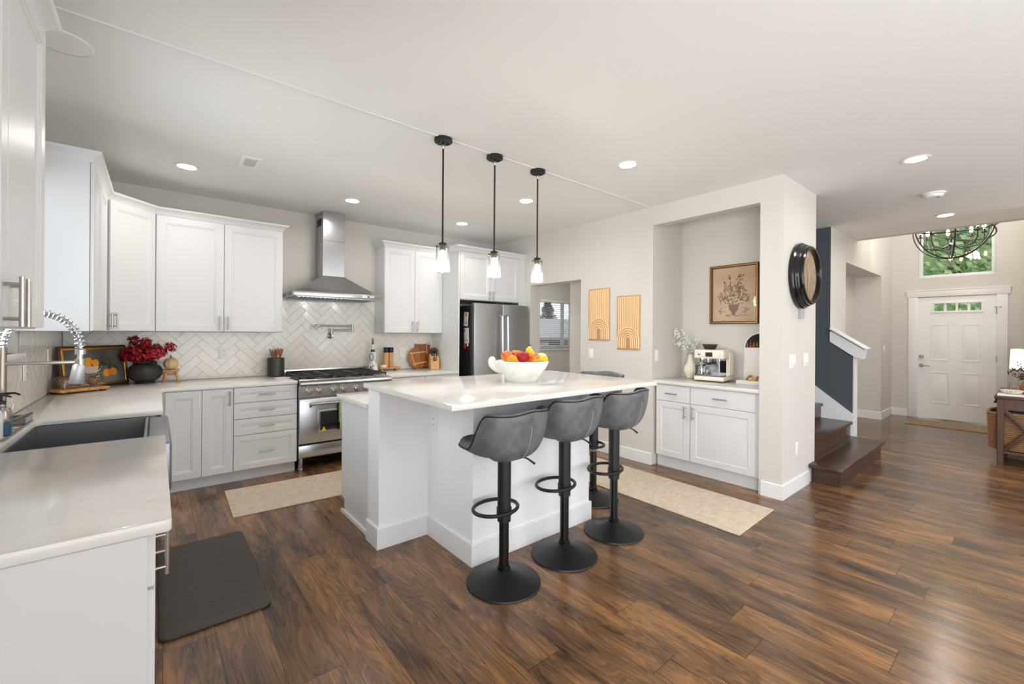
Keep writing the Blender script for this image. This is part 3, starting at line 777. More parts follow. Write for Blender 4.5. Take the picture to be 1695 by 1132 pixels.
# near upper cabinet, left of the sink window
uF = upper('white upper cabinet nearest the camera before the sink window', (-.47, 1.6, ZU0))
carcass(uF, XL + .002, -.321, 1.22, 2.19, 1.383, 2.40)
front(uF, 'door', .475, 1.01, T(-.30, 1.9395, 1.893, FX), .06, handle=(-.2045, -.44), L=.13)
front(uF, 'door', .475, 1.01, T(-.30, 1.4605, 1.893, FX), .06, handle=(.2045, -.44), L=.13)
CR2 = [(o, z - .02) for o, z in CROWN]
sweep([(-.318, 1.22), (-.318, 2.19), (XL + .002, 2.19)], CR2, M_cab, 'crown', uF)

# ------------------------------------------------------------------ range
M_panel = steel('range_panel_steel', srgb(206, 206, 206), .5)
RX0, RX1, RYF = 1.076, 1.996, 4.585
u = thing('gas_range', 'stainless steel six burner gas range under the chimney hood', 'stove', (1.536, 4.95, 0))
g = G(); g.box(RX0, RX1, RYF + .02, YB - .012, .13, .895, .003, 1); g.obj('body', M_steeld, u)
g = G(); g.box(RX0 + .004, RX1 - .004, RYF - .012, RYF + .019, .275, .716, .006); o = g.obj('oven_door', M_steel, u)
g = G(); g.box(1.275, 1.70, RYF - .0175, RYF - .0125, .39, .575, .002); wnd = g.obj('oven_window', M_ovenglass, o)
g = G()
for a, b_, c_, d_ in ((1.25, 1.275, .37, .595), (1.70, 1.725, .37, .595), (1.275, 1.70, .37, .39), (1.275, 1.70, .575, .595)): g.box(a, b_, RYF - .021, RYF - .0125, c_, d_, .004)
g.obj('window_frame', M_steel, o)
g = G(); g.prism([(1.284, .383), (1.334, .383), (1.309, .428)], -RYF + .0215, -RYF + .0235, mtx=Matrix(((1, 0, 0, 0), (0, 0, -1, 0), (0, 1, 0, 0), (0, 0, 0, 1)))); g.obj('warning_badge', M_yellow, o)
g = G(); g.cyl((1.17, RYF - .062, .668), (1.90, RYF - .062, .668), .013)
for x in (1.185, 1.885): g.tube([(x, RYF - .008, .640), (x, RYF - .04, .652), (x, RYF - .062, .668)], [.014, .011, .012])
g.obj('oven_handle', M_steel, o)
g = G(); g.box(RX0 + .002, RX1 - .002, RYF - .008, RYF + .019, .135, .258, .005); g.obj('kick_panel', M_steel, u)
g = G(); g.box(RX0 + .01, RX1 - .01, RYF + .004, RYF + .019, .258, .276); g.obj('door_gap', M_darkgap, u)
# control panel and bull nose
g = G()
Mx = Matrix(((0, 0, 1, 0), (1, 0, 0, 0), (0, 1, 0, 0), (0, 0, 0, 1)))
g.prism([(RYF + .02, .735), (RYF - .012, .735), (RYF - .02, .745), (RYF - .035, .845), (RYF + .02, .845)], RX0, RX1, mtx=Mx)
g.obj('control_panel', M_panel, u)
g = G(); g.prism([(RYF + .02, .846), (RYF - .066, .846), (RYF - .082, .855), (RYF - .086, .87), (RYF - .08, .886), (RYF - .064, .896), (RYF + .02, .898)], RX0, RX1 + .004, mtx=Mx); g.obj('front_rail', M_steel, u)
g = G(); g.box(RX0, RX1, RYF + .0, YB - .06, .8985, .906, .002, 1); g.obj('cooktop', M_steel, u)
g = G(); g.box(RX0, RX1, YB - .06, YB - .0125, .896, .965, .004); g.obj('back_guard', M_steel, u)
g = G(); g.box(RX0 + .03, RX1 - .03, YB - .0625, YB - .0605, .912, .945); g.obj('guard_slot', M_darkgap, u)
for x in (1.168, 1.262, 1.406, 1.498, 1.634, 1.728, 1.86, 1.945):
    if x > 1.8: continue
    g = G(); yk = RYF - .028
    M = Matrix.Translation((x, yk, .795)) @ Matrix.Rotation(radians(98), 4, 'X')
    g.lathe([(.036, 0), (.036, .006), (.031, .010), (.027, .012), (.025, .034), (.021, .038), (0, .038)], (0, 0, 0), 24, M)
    g.box(-.006, .006, -.024, .024, .036, .048, .003, mtx=M)
    g.obj('knob', M_chrome, u)
g = G(); g.cyl((1.107, RYF - .02, .795), (1.107, RYF - .038, .795), .012); g.obj('ignition_button', M_chrome, u)
# burners and grates
for i in range(3):
    for j in range(2):
        cx, cy = RX0 + .155 + i * .305, 4.77 + j * .26
        g = G(); g.lathe([(.05, 0), (.05, .008), (.036, .01), (.036, .018), (0, .018)], (cx, cy, .906), 20); g.obj('burner', M_black, u)
for i in range(3):
    g = G(); x0, x1, y0, y1 = RX0 + .01 + i * .305, RX0 + .305 + i * .305, 4.62, 5.19; zt_ = .938
    for a, b_, c_, d_ in ((x0, x1, y0, y0 + .016), (x0, x1, y1 - .016, y1), (x0, x0 + .016, y0, y1), (x1 - .016, x1, y0, y1), (x0, x1, (y0 + y1) / 2 - .008, (y0 + y1) / 2 + .008)):
        g.box(a, b_, c_, d_, zt_ - .016, zt_, .003, 1)
    for j in range(2):
        cx, cy = (x0 + x1) / 2, 4.77 + j * .26
        for k in range(4):
            a = pi / 4 + k * pi / 2; r0, r1 = .03, .15
            g.tube([(cx + r0 * cos(a), cy + r0 * sin(a), zt_ - .004), (cx + r1 * cos(a), cy + r1 * sin(a), zt_ - .006)], .007, 6)
        for dx, dy in ((1, 0), (0, 1)):
            g.box(cx - (.14 if dx else .006), cx + (.14 if dx else .006), cy - (.12 if dy else .006), cy + (.12 if dy else .006), zt_ - .012, zt_ - .002)
    for a in (x0 + .008, x1 - .008):
        for b_ in (y0 + .008, y1 - .008): g.cyl((a, b_, .906), (a, b_, zt_ - .01), .007, seg=8)
    g.obj('grate', M_black, u)
for x in (RX0 + .035, RX1 - .035):
    for y in (RYF + .045, YB - .08):
        g = G(); g.lathe([(.026, 0), (.026, .02), (.022, .025), (.022, .13)], (x, y, 0), 20); g.obj('leg', M_steel, u)
# towel on the oven handle
tw = thing('hand_towel', 'pale green towel hanging from the oven door handle', 'towel', (1.52, RYF - .062, .668))
g = G(); rows = []
pr = [(-.078 + .0, .36), (-.078, .50), (-.0795, .62), (-.078, .668), (-.072, .681), (-.062, .685), (-.052, .681), (-.047, .665), (-.044, .60), (-.043, .46)]
for i in range(13):
    x = 1.447 + i * .0125; wv = .003 * sin(i * 1.3)
    rows.append([(x, RYF + p[0] - (wv if k < 3 else 0) * 1.0, p[1]) for k, p in enumerate(pr)])
V = g.grid(rows)
o = g.obj('cloth', M_towel, tw); sd = o.modifiers.new('s', 'SOLIDIFY'); sd.thickness = .002; sd.offset = -1

# chimney hood
u = thing('range_hood', 'stainless steel chimney range hood on the back wall', 'range hood', (1.536, 5.07, 1.75))
HX0, HX1, HY = 1.082, 2.004, 4.83
g = G(); g.box(HX0, HX1, HY, YB - .012, 1.757, 1.806, .003); g.obj('rim', M_steel, u)
g = G()
lo = [(HX0 + .004, HY + .004), (HX1 - .004, HY + .004), (HX1 - .004, YB - .012), (HX0 + .004, YB - .012)]
hi = [(1.417, 5.025), (1.655, 5.025), (1.655, YB - .012), (1.417, YB - .012)]
rows = []
for k in range(9):
    t_ = k / 8; e = t_ ** 0.62
    rows.append([(a[0] + (b_[0] - a[0]) * t_, a[1] + (b_[1] - a[1]) * t_, 1.806 + .20 * (t_ ** 1.12)) for a, b_ in zip(lo, hi)])
V = g.grid(rows, True); g.bm.faces.new(V[-1]); g.bm.faces.new(V[0][::-1]); g.obj('canopy', M_steel, u)
g = G(); g.box(1.418, 1.654, 5.026, YB - .002, 2.006, 2.40, .002, 1); g.box(1.420, 1.652, 5.028, YB - .002, 2.401, ZC - .002, .002, 1); ch = g.obj('chimney', M_steel, u)
g = G(); [g.box(1.4165, 1.4178, 5.10 + i * .022, 5.112 + i * .022, 2.58, 2.66) for i in range(7)]; g.obj('vent_slots', M_darkgap, ch)
g = G(); g.box(HX0 + .03, HX1 - .03, HY + .03, YB - .04, 1.750, 1.7565); [g.box(HX0 + .05 + i * .043, HX0 + .07 + i * .043, HY + .04, YB - .06, 1.744, 1.750) for i in range(20)]; g.obj('filter', M_steeld, u)
g = G(); g.box(1.79, 1.93, HY - .003, HY, 1.768, 1.796); cpn = g.obj('control_strip', M_chrome, u)
for i in range(5):
    g = G(); g.box(1.80 + i * .026, 1.816 + i * .026, HY - .006, HY - .003, 1.775, 1.789, .001, 1); g.obj('button', M_black if i == 2 else M_white, cpn)

# pot filler
u = thing('pot_filler', 'brushed nickel folding pot filler tap on the tiled wall above the range', 'tap', (1.60, YB - .012, 1.33))
yw = YB - .0125
g = G(); g.lathe([(.033, 0), (.033, .006), (.022, .014), (.013, .02), (.013, .05)], (1.585, yw, 1.335), 24, Matrix.Rotation(radians(90), 4, 'X')); g.obj('wall_flange', M_nickel, u)
g = G(); g.cyl((1.585, yw - .05, 1.32), (1.585, yw - .05, 1.425), .011); g.cyl((1.585, yw - .05, 1.405), (1.82, yw - .07, 1.405), .0095); g.cyl((1.82, yw - .07, 1.385), (1.82, yw - .07, 1.475), .014)
g.cyl((1.82, yw - .07, 1.455), (1.41, yw - .10, 1.455), .0095); g.obj('arm', M_nickel, u)
g = G(); g.tube([(1.43, yw - .10, 1.455), (1.405, yw - .10, 1.455), (1.395, yw - .10, 1.445), (1.394, yw - .10, 1.40)], [.013, .014, .011, .009]); g.obj('spout', M_nickel, u)
g = G(); g.cyl((1.47, yw - .095, 1.44), (1.47, yw - .095, 1.41), .008); g.cyl((1.585, yw - .06, 1.335), (1.585, yw - .085, 1.335), .012); g.tube([(1.585, yw - .08, 1.335), (1.56, yw - .085, 1.30)], .004); g.obj('valve_handle', M_nickel, u)

# ------------------------------------------------------------------ fridge
u = thing('refrigerator', 'stainless steel french door refrigerator with notes on its black side', 'refrigerator', (3.55, 4.9, 0))
KX0, KX1, KY = 3.092, 4.000, 4.50
g = G(); g.box(KX0, KX1, KY + .075, YB - .06, .03, 1.735, .004, 1); g.obj('body', M_blackgloss if False else mat('fridge_side_black', srgb(34, 35, 38), .4), u)
M_fr = steel('fridge_steel', srgb(186, 188, 190), .42, (60, 60, 1.2))
xm = (KX0 + KX1) / 2
for a, b_, hx in ((KX0 + .003, xm - .003, xm - .045), (xm + .003, KX1 - .003, xm + .045)):
    g = G(); g.box(a, b_, KY, KY + .07, .66, 1.762, .009, 3); o = g.obj('door', M_fr, u)
    g = G(); g.tube([(hx, KY - .002, 1.62), (hx, KY - .055, 1.60), (hx, KY - .062, 1.30), (hx, KY - .062, 1.0), (hx, KY - .055, .80), (hx, KY - .002, .78)], .015, 10); g.obj('handle', M_steel, o)
    g = G(); g.box(hx - .045 if hx > xm else hx - .03, hx + .03, KY + .02, KY + .10, 1.7625, 1.785, .006); g.obj('hinge_cover', M_black, o)
g = G(); g.box(KX0 + .003, KX1 - .003, KY, KY + .07, .06, .652, .009, 3); o = g.obj('freezer_drawer', M_fr, u)
g = G(); g.cyl((KX0 + .08, KY - .055, .58), (KX1 - .08, KY - .055, .58), .013); [g.cyl((x, KY, .58), (x, KY - .055, .58), .01) for x in (KX0 + .12, KX1 - .12)]; g.obj('handle', M_steel, o)
def side_note(name, label, y0, y1, z0, z1, tilt, bits):
    t = thing(name, label, 'note', (KX0 - .001, (y0 + y1) / 2, (z0 + z1) / 2), 0, 'notes on the fridge side')
    M = Matrix.Translation((KX0 - .0012, (y0 + y1) / 2, (z0 + z1) / 2)) @ Matrix.Rotation(radians(tilt), 4, 'X')
    g = G(); g.box(-.0012, 0, -(y1 - y0) / 2, (y1 - y0) / 2, -(z1 - z0) / 2, (z1 - z0) / 2, mtx=M); g.obj('paper', M_note, t)
    for nm, m, a, b_, r, rz_ in bits:
        g = G(); g.lathe([(r, 0), (r, .003), (r * .7, .004), (0, .004)], (0, 0, 0), 14, M @ Matrix.Translation((-.0013, a, b_)) @ Matrix.Rotation(radians(-90), 4, 'Y') @ Matrix.Rotation(rz_, 4, 'Z'), 1.0, .75); g.obj(nm, m, t)
M_inkgrey = mat('grey_ink', srgb(120, 120, 124), .8)
side_note('fridge_note', 'upper white note with an orange drawing on the fridge side', 4.64, 4.735, 1.47, 1.65, 5, [('drawing', M_orange, -.005, .058, .026, .3), ('drawing', M_inkgrey, -.02, -.05, .012, 0), ('drawing', M_inkgrey, .022, -.045, .010, 0)])
side_note('fridge_note', 'lower white note above the red magnet on the fridge side', 4.62, 4.73, 1.245, 1.445, -3, [('drawing', M_inkgrey, .04, .07, .018, 0), ('drawing', M_inkgrey, -.02, -.06, .012, 0), ('drawing', M_inkgrey, .02, -.055, .01, 0)])
g = G(); g.ball((KX0 - .012, 4.70, 1.205), .028, .4, 1, 1.2); tag(g.obj('fridge_magnet', M_redmag), 'red magnet below the lower note on the fridge side', 'magnet')
g = G(); g.ball((KX0 - .010, 4.635, 1.225), .016, .5, 1, 1.1); tag(g.obj('fridge_magnet', M_mango), 'small cream magnet beside the red magnet on the fridge side', 'magnet')

# ------------------------------------------------------------------ faucet and sink side
u = thing('kitchen_faucet', 'tall spring neck pull down faucet behind the farmhouse sink', 'faucet', (-.535, 3.0, ZK))
fy = 3.0
g = G(); g.lathe([(.032, 0), (.032, .006), (.026, .012), (.022, .03), (.022, .10), (.017, .11)], (-.543, fy, ZK), 24); g.obj('base', M_nickel, u)
g = G(); g.cyl((-.543, fy, ZK + .10), (-.543, fy, 1.30), .0145); g.obj('riser', mat('brass_nickel', srgb(166, 154, 140), .3, 1.0), u)
pth = []
for i in range(61):
    a = i / 60; pth.append(Vector((-.543 + .252 * a, fy, 1.30 + .19 * sin(pi * min(1, a)) ** .75 + 0.0 * a)) if True else None)
# arc: half ellipse rising from the riser and falling to the spray head
pth = [Vector((-.4165 - .1265 * cos(pi * i / 60), fy, 1.30 + .165 * sin(pi * i / 60) - .01 * i / 60)) for i in range(61)]
g = G(); g.tube(pth, .009, 8); g.obj('hose', M_chrome, u)
hp = []; nt = 26
for i in range(nt * 10 + 1):
    t_ = i / (nt * 10); k = t_ * 60; i0 = min(59, int(k)); p = pth[i0].lerp(pth[i0 + 1], k - i0); d_ = (pth[i0 + 1] - pth[i0]).normalized()
    a_ = Vector((0, 1, 0)); b_ = d_.cross(a_); an = 2 * pi * nt * t_
    hp.append(p + (a_ * cos(an) + b_ * sin(an)) * .0175)
g = G(); g.tube(hp, .0032, 6); g.obj('spring', M_chrome, u)
ex = pth[-1]
g = G(); g.lathe([(.020, 0), (.020, .022), (.016, .026)], ex + Vector((0, 0, -.028)), 20); g.cyl(ex + Vector((0, 0, -.02)), ex + Vector((-.002, 0, -.10)), .0115); g.obj('collar', M_chrome, u)
g = G(); g.box(-.545, -.278, fy - .009, fy + .009, 1.216, 1.232, .004); g.cyl((-.29, fy, 1.206), (-.29, fy, 1.24), .02); g.obj('docking_arm', M_nickel, u)
M = Matrix.Translation(ex + Vector((-.002, 0, -.075))) @ Matrix.Rotation(radians(7), 4, 'Y')
g = G(); g.lathe([(.019, .0), (.024, -.01), (.025, -.03), (.027, -.095), (.024, -.10), (0, -.10)][::-1], (0, 0, 0), 24, M); g.obj('spray_head', M_panel, u)
g = G(); g.tube([(-.53, fy - .02, ZK + .06), (-.50, fy - .04, ZK + .065), (-.44, fy - .05, ZK + .10)], [.012, .007, .006]); g.obj('lever', M_nickel, u)
# caddy, mat, bottles, dish
tr = G(); tr.prism([(-.60, 2.80), (-.498, 2.80), (-.498, 3.36), (-.60, 3.36)], ZK + .0005, ZK + .006, .002)
sl = tag(tr.obj('sink_mat', mat('grey_stone_mat', srgb(128, 124, 118), .8)), 'grey slatted drying mat along the back of the sink', 'drying mat')
for i in range(6):
    g = G(); yy = 2.86 + i * .085; g.box(-.575, -.512, yy, yy + .016, ZK + .0062, ZK + .0085, .001, 1); g.obj('slot', M_white, sl)
def bottle(label, x, y, body, liquid):
    t = thing('soap_bottle', label, 'bottle', (x, y, ZK + .0062), 0, 'soap bottles by the sink')
    g = G(); g.lathe([(.0, .0), (.032, .0), (.034, .005), (.034, .105), (.028, .122), (.013, .128), (.013, .14)], (x, y, ZK + .0062), 24); g.obj('body', body, t)
    if liquid: g = G(); g.lathe([(0, .003), (.030, .003), (.030, .05), (0, .05)], (x, y, ZK + .0062), 20); g.obj('liquid', liquid, t)
    g = G(); z = ZK + .0062; g.lathe([(.015, .1405), (.015, .155), (.006, .158), (.006, .18), (.011, .182), (.011, .19)], (x, y, z), 16); g.tube([(x, y, z + .186), (x + .04, y, z + .188), (x + .058, y, z + .178)], [.006, .005, .004]); g.obj('pump', M_black, t)
bottle('milky soap bottle with black pump at the near end of the sink mat', -.545, 2.845, M_soap, None)
bottle('clear soap bottle with blue liquid and black pump on the sink mat', -.532, 2.925, M_glass, M_blue)
t = thing('soap_dish', 'small grey metal tray on the sink mat past the soap bottles', 'tray', (-.55, 3.25, ZK + .0087))
g = G(); z = ZK + .0088; g.box(-.595, -.505, 3.20, 3.345, z, z + .005); [g.box(*b_, z, z + .03, .002, 1) for b_ in ((-.60, -.592, 3.195, 3.35), (-.508, -.50, 3.195, 3.35), (-.592, -.508, 3.195, 3.203), (-.592, -.508, 3.342, 3.35))]; g.obj('tray', M_steeld, t)

# ------------------------------------------------------------------ outlets and switches
def plate(name, label, mtx, w=.075, h=.12, gangs=1, kind='switch', col=None):
    t = thing(name, label, 'switch' if kind == 'switch' else 'outlet', mtx.translation, 0); M = mtx
    g = G(); g.box(-w / 2, w / 2, -.006, -.0006, -h / 2, h / 2, .003, 2, mtx=M); g.obj('plate', M_white, t)
    for i in range(gangs):
        x = (i - (gangs - 1) / 2) * (w - .03) / max(1, gangs - .35) if gangs > 1 else 0
        if kind == 'switch': g = G(); g.box(x - .014, x + .014, -.011, -.006, -.03, .03, .003, 2, mtx=M); g.obj('rocker', M_white, t)
        else:
            for zz in (-.021, .021):
                g = G(); g.box(x - .016, x + .016, -.009, -.0061, zz - .015, zz + .015, .002, 1, mtx=M); s_ = g.obj('socket', M_white, t)
                g = G(); [g.box(x + dx - .0012, x + dx + .0012, -.0098, -.009, zz - .004, zz + .005, mtx=M) for dx in (-.006, .006)]; g.obj('slots', M_darkgap, s_)
    return t
plate('outlet', 'white outlet on the tiles left of the utensil crock', T(.532, YB - .0085, 1.155), kind='outlet')
plate('outlet', 'white outlet on the tiles left of the cutting boards', T(2.50, YB - .0085, 1.12), kind='outlet')
plate('outlet', 'white outlet on the side wall tiles near the corner painting', T(XL + .0085, 4.66, 1.18, FX), kind='outlet')
plate('outlet', 'white outlet on the side wall tiles beside the window sill', T(XL + .0085, 3.93, 1.13, FX), kind='outlet')
plate('outlet', 'white outlet on the side of the island under the bar top', T(1.45, 2.573, .78, FNX), kind='outlet')
plate('light_switch', 'white wall switch below the carved wood panels', T(XR, 3.41, 1.144, FNX))
plate('light_switch', 'white wall switch on the side wall of the niche', T(4.13, YN1, 1.155, FNY))
plate('light_switch', 'white three gang switch under the wall clock, nearer the corner', T(4.275, YC, 1.153, FNY), .16, .12, 3)
plate('light_switch', 'white two gang switch under the wall clock, nearer the stairs', T(4.62, YC, 1.157, FNY), .12, .12, 2)
plate('outlet', 'white outlet low on the wall beside the stairs', T(4.40, YC, .37, FNY), kind='outlet')
plate('light_switch', 'white switch in the foyer beside the alcove', T(9.45, YF, 1.16, FNY), .12, .12, 2)
t = thing('thermostat', 'small grey thermostat directly under the wall clock', 'thermostat', (4.47, YC, 1.575))
g = G(); g.box(4.42, 4.475, YC - .03, YC - .001, 1.53, 1.62, .004); g.obj('housing', mat('sensor_grey', srgb(176, 178, 178), .4), t)
g = G(); g.box(4.48, 4.54, YC - .012, YC - .001, 1.54, 1.605, .003); g.obj('sensor', mat('sensor_light', srgb(200, 200, 192), .5), t)
g = G(); [g.box(4.435, 4.442, YC - .0315, YC - .03, 1.555 + i * .022, 1.562 + i * .022) for i in range(2)]; g.obj('buttons', M_black, t)

# ------------------------------------------------------------------ bar stools
def make_stool():
    u = thing('bar_stool', 'x', 'bar stool', (0, 0, 0), 0, 'bar stools at the kitchen island')
    g = G(); g.lathe([(0, 0), (.203, 0), (.206, .004), (.204, .010), (.17, .022), (.12, .040), (.075, .056), (.045, .068), (.036, .074), (0, .074)], (0, 0, 0), 48); g.obj('base', M_black, u)
    g = G(); g.lathe([(.036, .074), (.037, .09), (.031, .094), (.031, .10)], (0, 0, 0), 28); g.obj('base_collar', M_blackgloss, u)
    g = G(); g.cyl((0, 0, .09), (0, 0, .40), .0275, seg=28); g.obj('lower_tube', M_blackgloss, u)
    g = G(); g.cyl((0, 0, .352), (0, 0, .74), .0375, seg=28); g.obj('sleeve', M_black, u)
    g = G(); pts = [(.138 * cos(2 * pi * i / 40), .068 + .112 * sin(2 * pi * i / 40), .405) for i in range(40)]; g.tube(pts, .0105, 10, True)
    g.cyl((0, 0, .385), (0, 0, .425), .042, seg=24); g.obj('footrest', M_black, u)
    # bucket shell: phi=0 front (+y), pi back
    zb = .705; n = 64; rows = []
    def ss(a, b_, x): x = max(0, min(1, (x - a) / (b_ - a))); return x * x * (3 - 2 * x)
    def rim(ph):
        a = abs(((ph + pi) % (2 * pi)) - pi)           # 0 front .. pi back
        h = .105 + .160 * ss(radians(76), radians(112), a) + .012 * ss(radians(140), pi, a) - .012 * (1 - ss(0, radians(50), a))
        e = 2.7; cx, sy = abs(sin(ph)), abs(cos(ph))
        R = 1.0 / ((cx / .228) ** e + (sy / (.235 if a < pi / 2 else .205)) ** e) ** (1 / e)
        return R, h
    m1, m2 = 11, 10
    grid = []
    for j in range(m1 + 1 + 3 + m2 + 1):
        row = []
        for i in range(n):
            ph = 2 * pi * i / n; R, h = rim(ph); th = .032
            dx, dy = sin(ph), cos(ph)
            back = ss(radians(80), radians(116), abs(((ph + pi) % (2 * pi)) - pi))
            flare = 1 + .02 * back
            if j <= m1:
                a = (j / m1) * pi / 2
                r = R * (sin(a) ** .45) * (1 - .10 * (1 - back) * 0); z = h * (1 - cos(a) ** (1.15 if back < .5 else 1.0))
                r = r * back + R * (sin(a) ** .85) * (1 - back) if a > 1e-6 else 0
                z = z * back + (h - .034) * (sin(a) ** 2.2) * (1 - back)
                r *= 1 + .03 * back * (z / .33)
            elif j <= m1 + 3:
                k = j - m1; t_ = k / 4; r0 = R * (1 + .03 * back); r = r0 - th * (0.5 - .5 * cos(pi * t_)); zs = h - .034 * (1 - back); z = zs + (h - zs) * sin(pi / 2 * t_) + .010 * sin(pi * t_)
            else:
                a = (1 - (j - m1 - 3 - 1) / m2) * pi / 2
                Ri = R * (1 + .03 * back) - th; r = Ri * (sin(a) ** .55); z = .078 + (h - .078) * (1 - cos(a) ** 1.0); r = r if a > 1e-6 else 0
            if j == 0: r = 0
            row.append(Vector((dx * r, dy * r, zb + z)))
        grid.append(row)
    g = G(); bm = g.bm; V = []
    for j, row in enumerate(grid):
        if j == 0 or j == len(grid) - 1: V.append([bm.verts.new((0, 0, row[0].z))])
        else: V.append([bm.verts.new(p) for p in row])
    for A, B in zip(V, V[1:]):
        for i in range(n):
            k = (i + 1) % n
            if len(A) == 1: bm.faces.new((A[0], B[i], B[k]))
            elif len(B) == 1: bm.faces.new((A[i], A[k], B[0]))
            else: bm.faces.new((A[i], A[k], B[k], B[i]))
    g.obj('seat', M_leather, u, sharp=80)
    g = G(); g.tube([grid[m1][i] + Vector((0, 0, .001)) for i in range(n)], .004, 6, True); g.obj('piping', M_black, u)
    g = G(); ib = n // 2; g.tube([grid[j][ib] * 1.0 + Vector((0, -.001, 0)) for j in range(3, m1 - 1)], .0028, 6); g.obj('seam', mat('pale_seam', srgb(150, 150, 150), .5), u)
    g = G(); g.tube([(.03, -.05, .715), (.085, -.08, .700), (.095, -.095, .692), (.128, -.112, .664)], [.005, .005, .005, .007]); g.obj('lever', M_black, u)
    return u
proto = make_stool()
spots = [(1.497, 1.875, radians(6), -.012, 'grey leather bar stool nearest the camera at the island front'),
         (1.973, 1.868, radians(8), .02, 'middle grey leather bar stool of the three along the island front'),
         (2.478, 1.874, radians(9), .02, 'grey leather bar stool at the right end of the island front'),
         (2.83, 2.35, pi / 2, .068, 'bar stool tucked under the far short end of the island')]
for i, (x, y, rz, dz, lab) in enumerate(spots):
    o = proto if i == 0 else copy_tree(proto)
    o.location = (x, y, 0); o.rotation_euler = (0, 0, rz); o['label'] = lab
    for ch in o.children:      # gas lift height of the individual stool
        if ch.name.split('.')[0] in ('seat', 'piping', 'seam', 'lever', 'sleeve', 'footrest'): ch.location.z = dz

# ------------------------------------------------------------------ ceiling fittings
def point(name, loc, power, color, r=.03):
    l = bpy.data.lights.new(name, 'POINT'); l.energy = power; l.color = color; l.shadow_soft_size = r
    o = bpy.data.objects.new(name, l); o.location = loc; COL.objects.link(o); return o
LED = [(.185, 4.43, 'recessed ceiling light above the corner cabinets'), (1.542, 4.46, 'recessed ceiling light in front of the range hood'), (2.898, 4.5, 'recessed ceiling light in front of the fridge'),
       (2.893, 3.30, 'recessed ceiling light between the last pendant and the fridge'), (2.885, 2.068, 'recessed ceiling light nearest the niche'),
       (4.458, .585, 'recessed ceiling light over the floor in front of the stairs'), (6.774, .643, 'recessed ceiling light by the foyer chandelier')]
rl = thing('recessed_light', LED[0][2], 'ceiling light', (0, 0, 0), 0, 'recessed ceiling lights')
g = G(); g.lathe([(.065, 0), (.082, -.001), (.085, -.005), (.083, -.007), (.064, -.005)], (0, 0, 0), 32, cap=False); g.obj('trim_ring', M_white, rl)
g = G(); g.lathe([(.066, -.0035), (0, -.0035)], (0, 0, 0), 32, cap=False); g.obj('diffuser', M_lamp, rl)
for i, (x, y, lab) in enumerate(LED):
    o = rl if i == 0 else copy_tree(rl)
    o.location = (x, y, ZC); o['label'] = lab
    l = bpy.data.lights.new('downlight', 'AREA'); l.shape = 'DISK'; l.size = .13; l.energy = 4.8 if i < 5 else (3.5 if i == 5 else 7.0); l.color = (1.0, .95, .89); l.spread = radians(165)
    q = bpy.data.objects.new('downlight', l); q.location = (x, y, ZC - .012); COL.objects.link(q)
# pendants
pe = thing('pendant_light', 'x', 'pendant light', (0, 0, 0), 0, 'pendant lights over the island')
g = G(); g.lathe([(0, -.026), (.055, -.026), (.063, -.020), (.063, 0), (0, 0)], (0, 0, 0), 32); [g.cyl((sx * .035, 0, -.026), (sx * .035, 0, -.034), .006, seg=10) for sx in (-1, 1)]; g.obj('canopy', M_black, pe)
g = G(); g.lathe([(.006, -.026), (.011, -.035), (.013, -.05), (.009, -.062), (.006, -.07)], (0, 0, 0), 16); g.obj('swivel', M_nickel, pe)
g = G(); g.cyl((0, 0, -.066), (0, 0, -.725), .0065, seg=14); g.obj('rod', M_bronze, pe)
g = G(); g.lathe([(.007, -.715), (.012, -.722), (.028, -.726), (.03, -.737), (.022, -.74), (.02, -.775), (0, -.775)], (0, 0, 0), 24); [g.cyl((sx * .03, 0, -.752), (sx * .052, 0, -.752), .004, seg=8) for sx in (-1, 1)]; g.obj('socket', M_bronze, pe)
g = G(); g.lathe([(.020, -.739), (.040, -.742), (.0455, -.75), (.047, -.80), (.050, -.922), (.047, -.926), (.047, -.922), (.044, -.80), (.042, -.754), (.02, -.743)], (0, 0, 0), 32, cap=False); g.obj('glass_shade', M_seed, pe)
g = G(); g.lathe([(0, -.775), (.012, -.777), (.014, -.80), (.026, -.835), (.029, -.858), (.022, -.882), (0, -.893)], (0, 0, 0), 20); g.obj('bulb', M_bulb, pe)
for i, (x, y, lab) in enumerate([(1.535, 2.63, 'black and glass pendant nearest the range hood, hung over the island end'), (1.985, 2.63, 'middle of the three pendants over the island'), (2.432, 2.63, 'pendant nearest the carved panels over the island')]):
    o = pe if i == 0 else copy_tree(pe)
    o.location = (x, y, ZC); o['label'] = lab
    point('pendant_glow', (x, y, ZC - .905), 7.5, (1, .93, .84), .012)
t = thing('ceiling_vent', 'white square air vent in the ceiling above the corner cabinets', 'vent', (.565, 3.99, ZC))
g = G(); vx0, vx1, vy0, vy1 = .50, .635, 3.86, 4.12
for b_ in ((vx0, vx0 + .028, vy0, vy1), (vx1 - .028, vx1, vy0, vy1), (vx0 + .028, vx1 - .028, vy0, vy0 + .04), (vx0 + .028, vx1 - .028, vy1 - .04, vy1)): g.box(*b_, ZC - .008, ZC - .0005, .002, 1)
g.obj('frame', M_white, t)
g = G(); g.box(vx0 + .026, vx1 - .026, vy0 + .038, vy1 - .038, ZC - .002, ZC - .0006); g.obj('backing', mat('vent_grey', srgb(130, 128, 124), .8), t)
g = G(); [g.box(vx0 + .028, vx1 - .028, vy0 + .046 + i * .018, vy0 + .054 + i * .018, ZC - .007, ZC - .002) for i in range(10)]; g.obj('louvres', mat('vent_light', srgb(206, 204, 200), .6), t)
t = thing('smoke_detector', 'round white smoke detector on the hall ceiling', 'smoke detector', (5.658, .619, ZC))
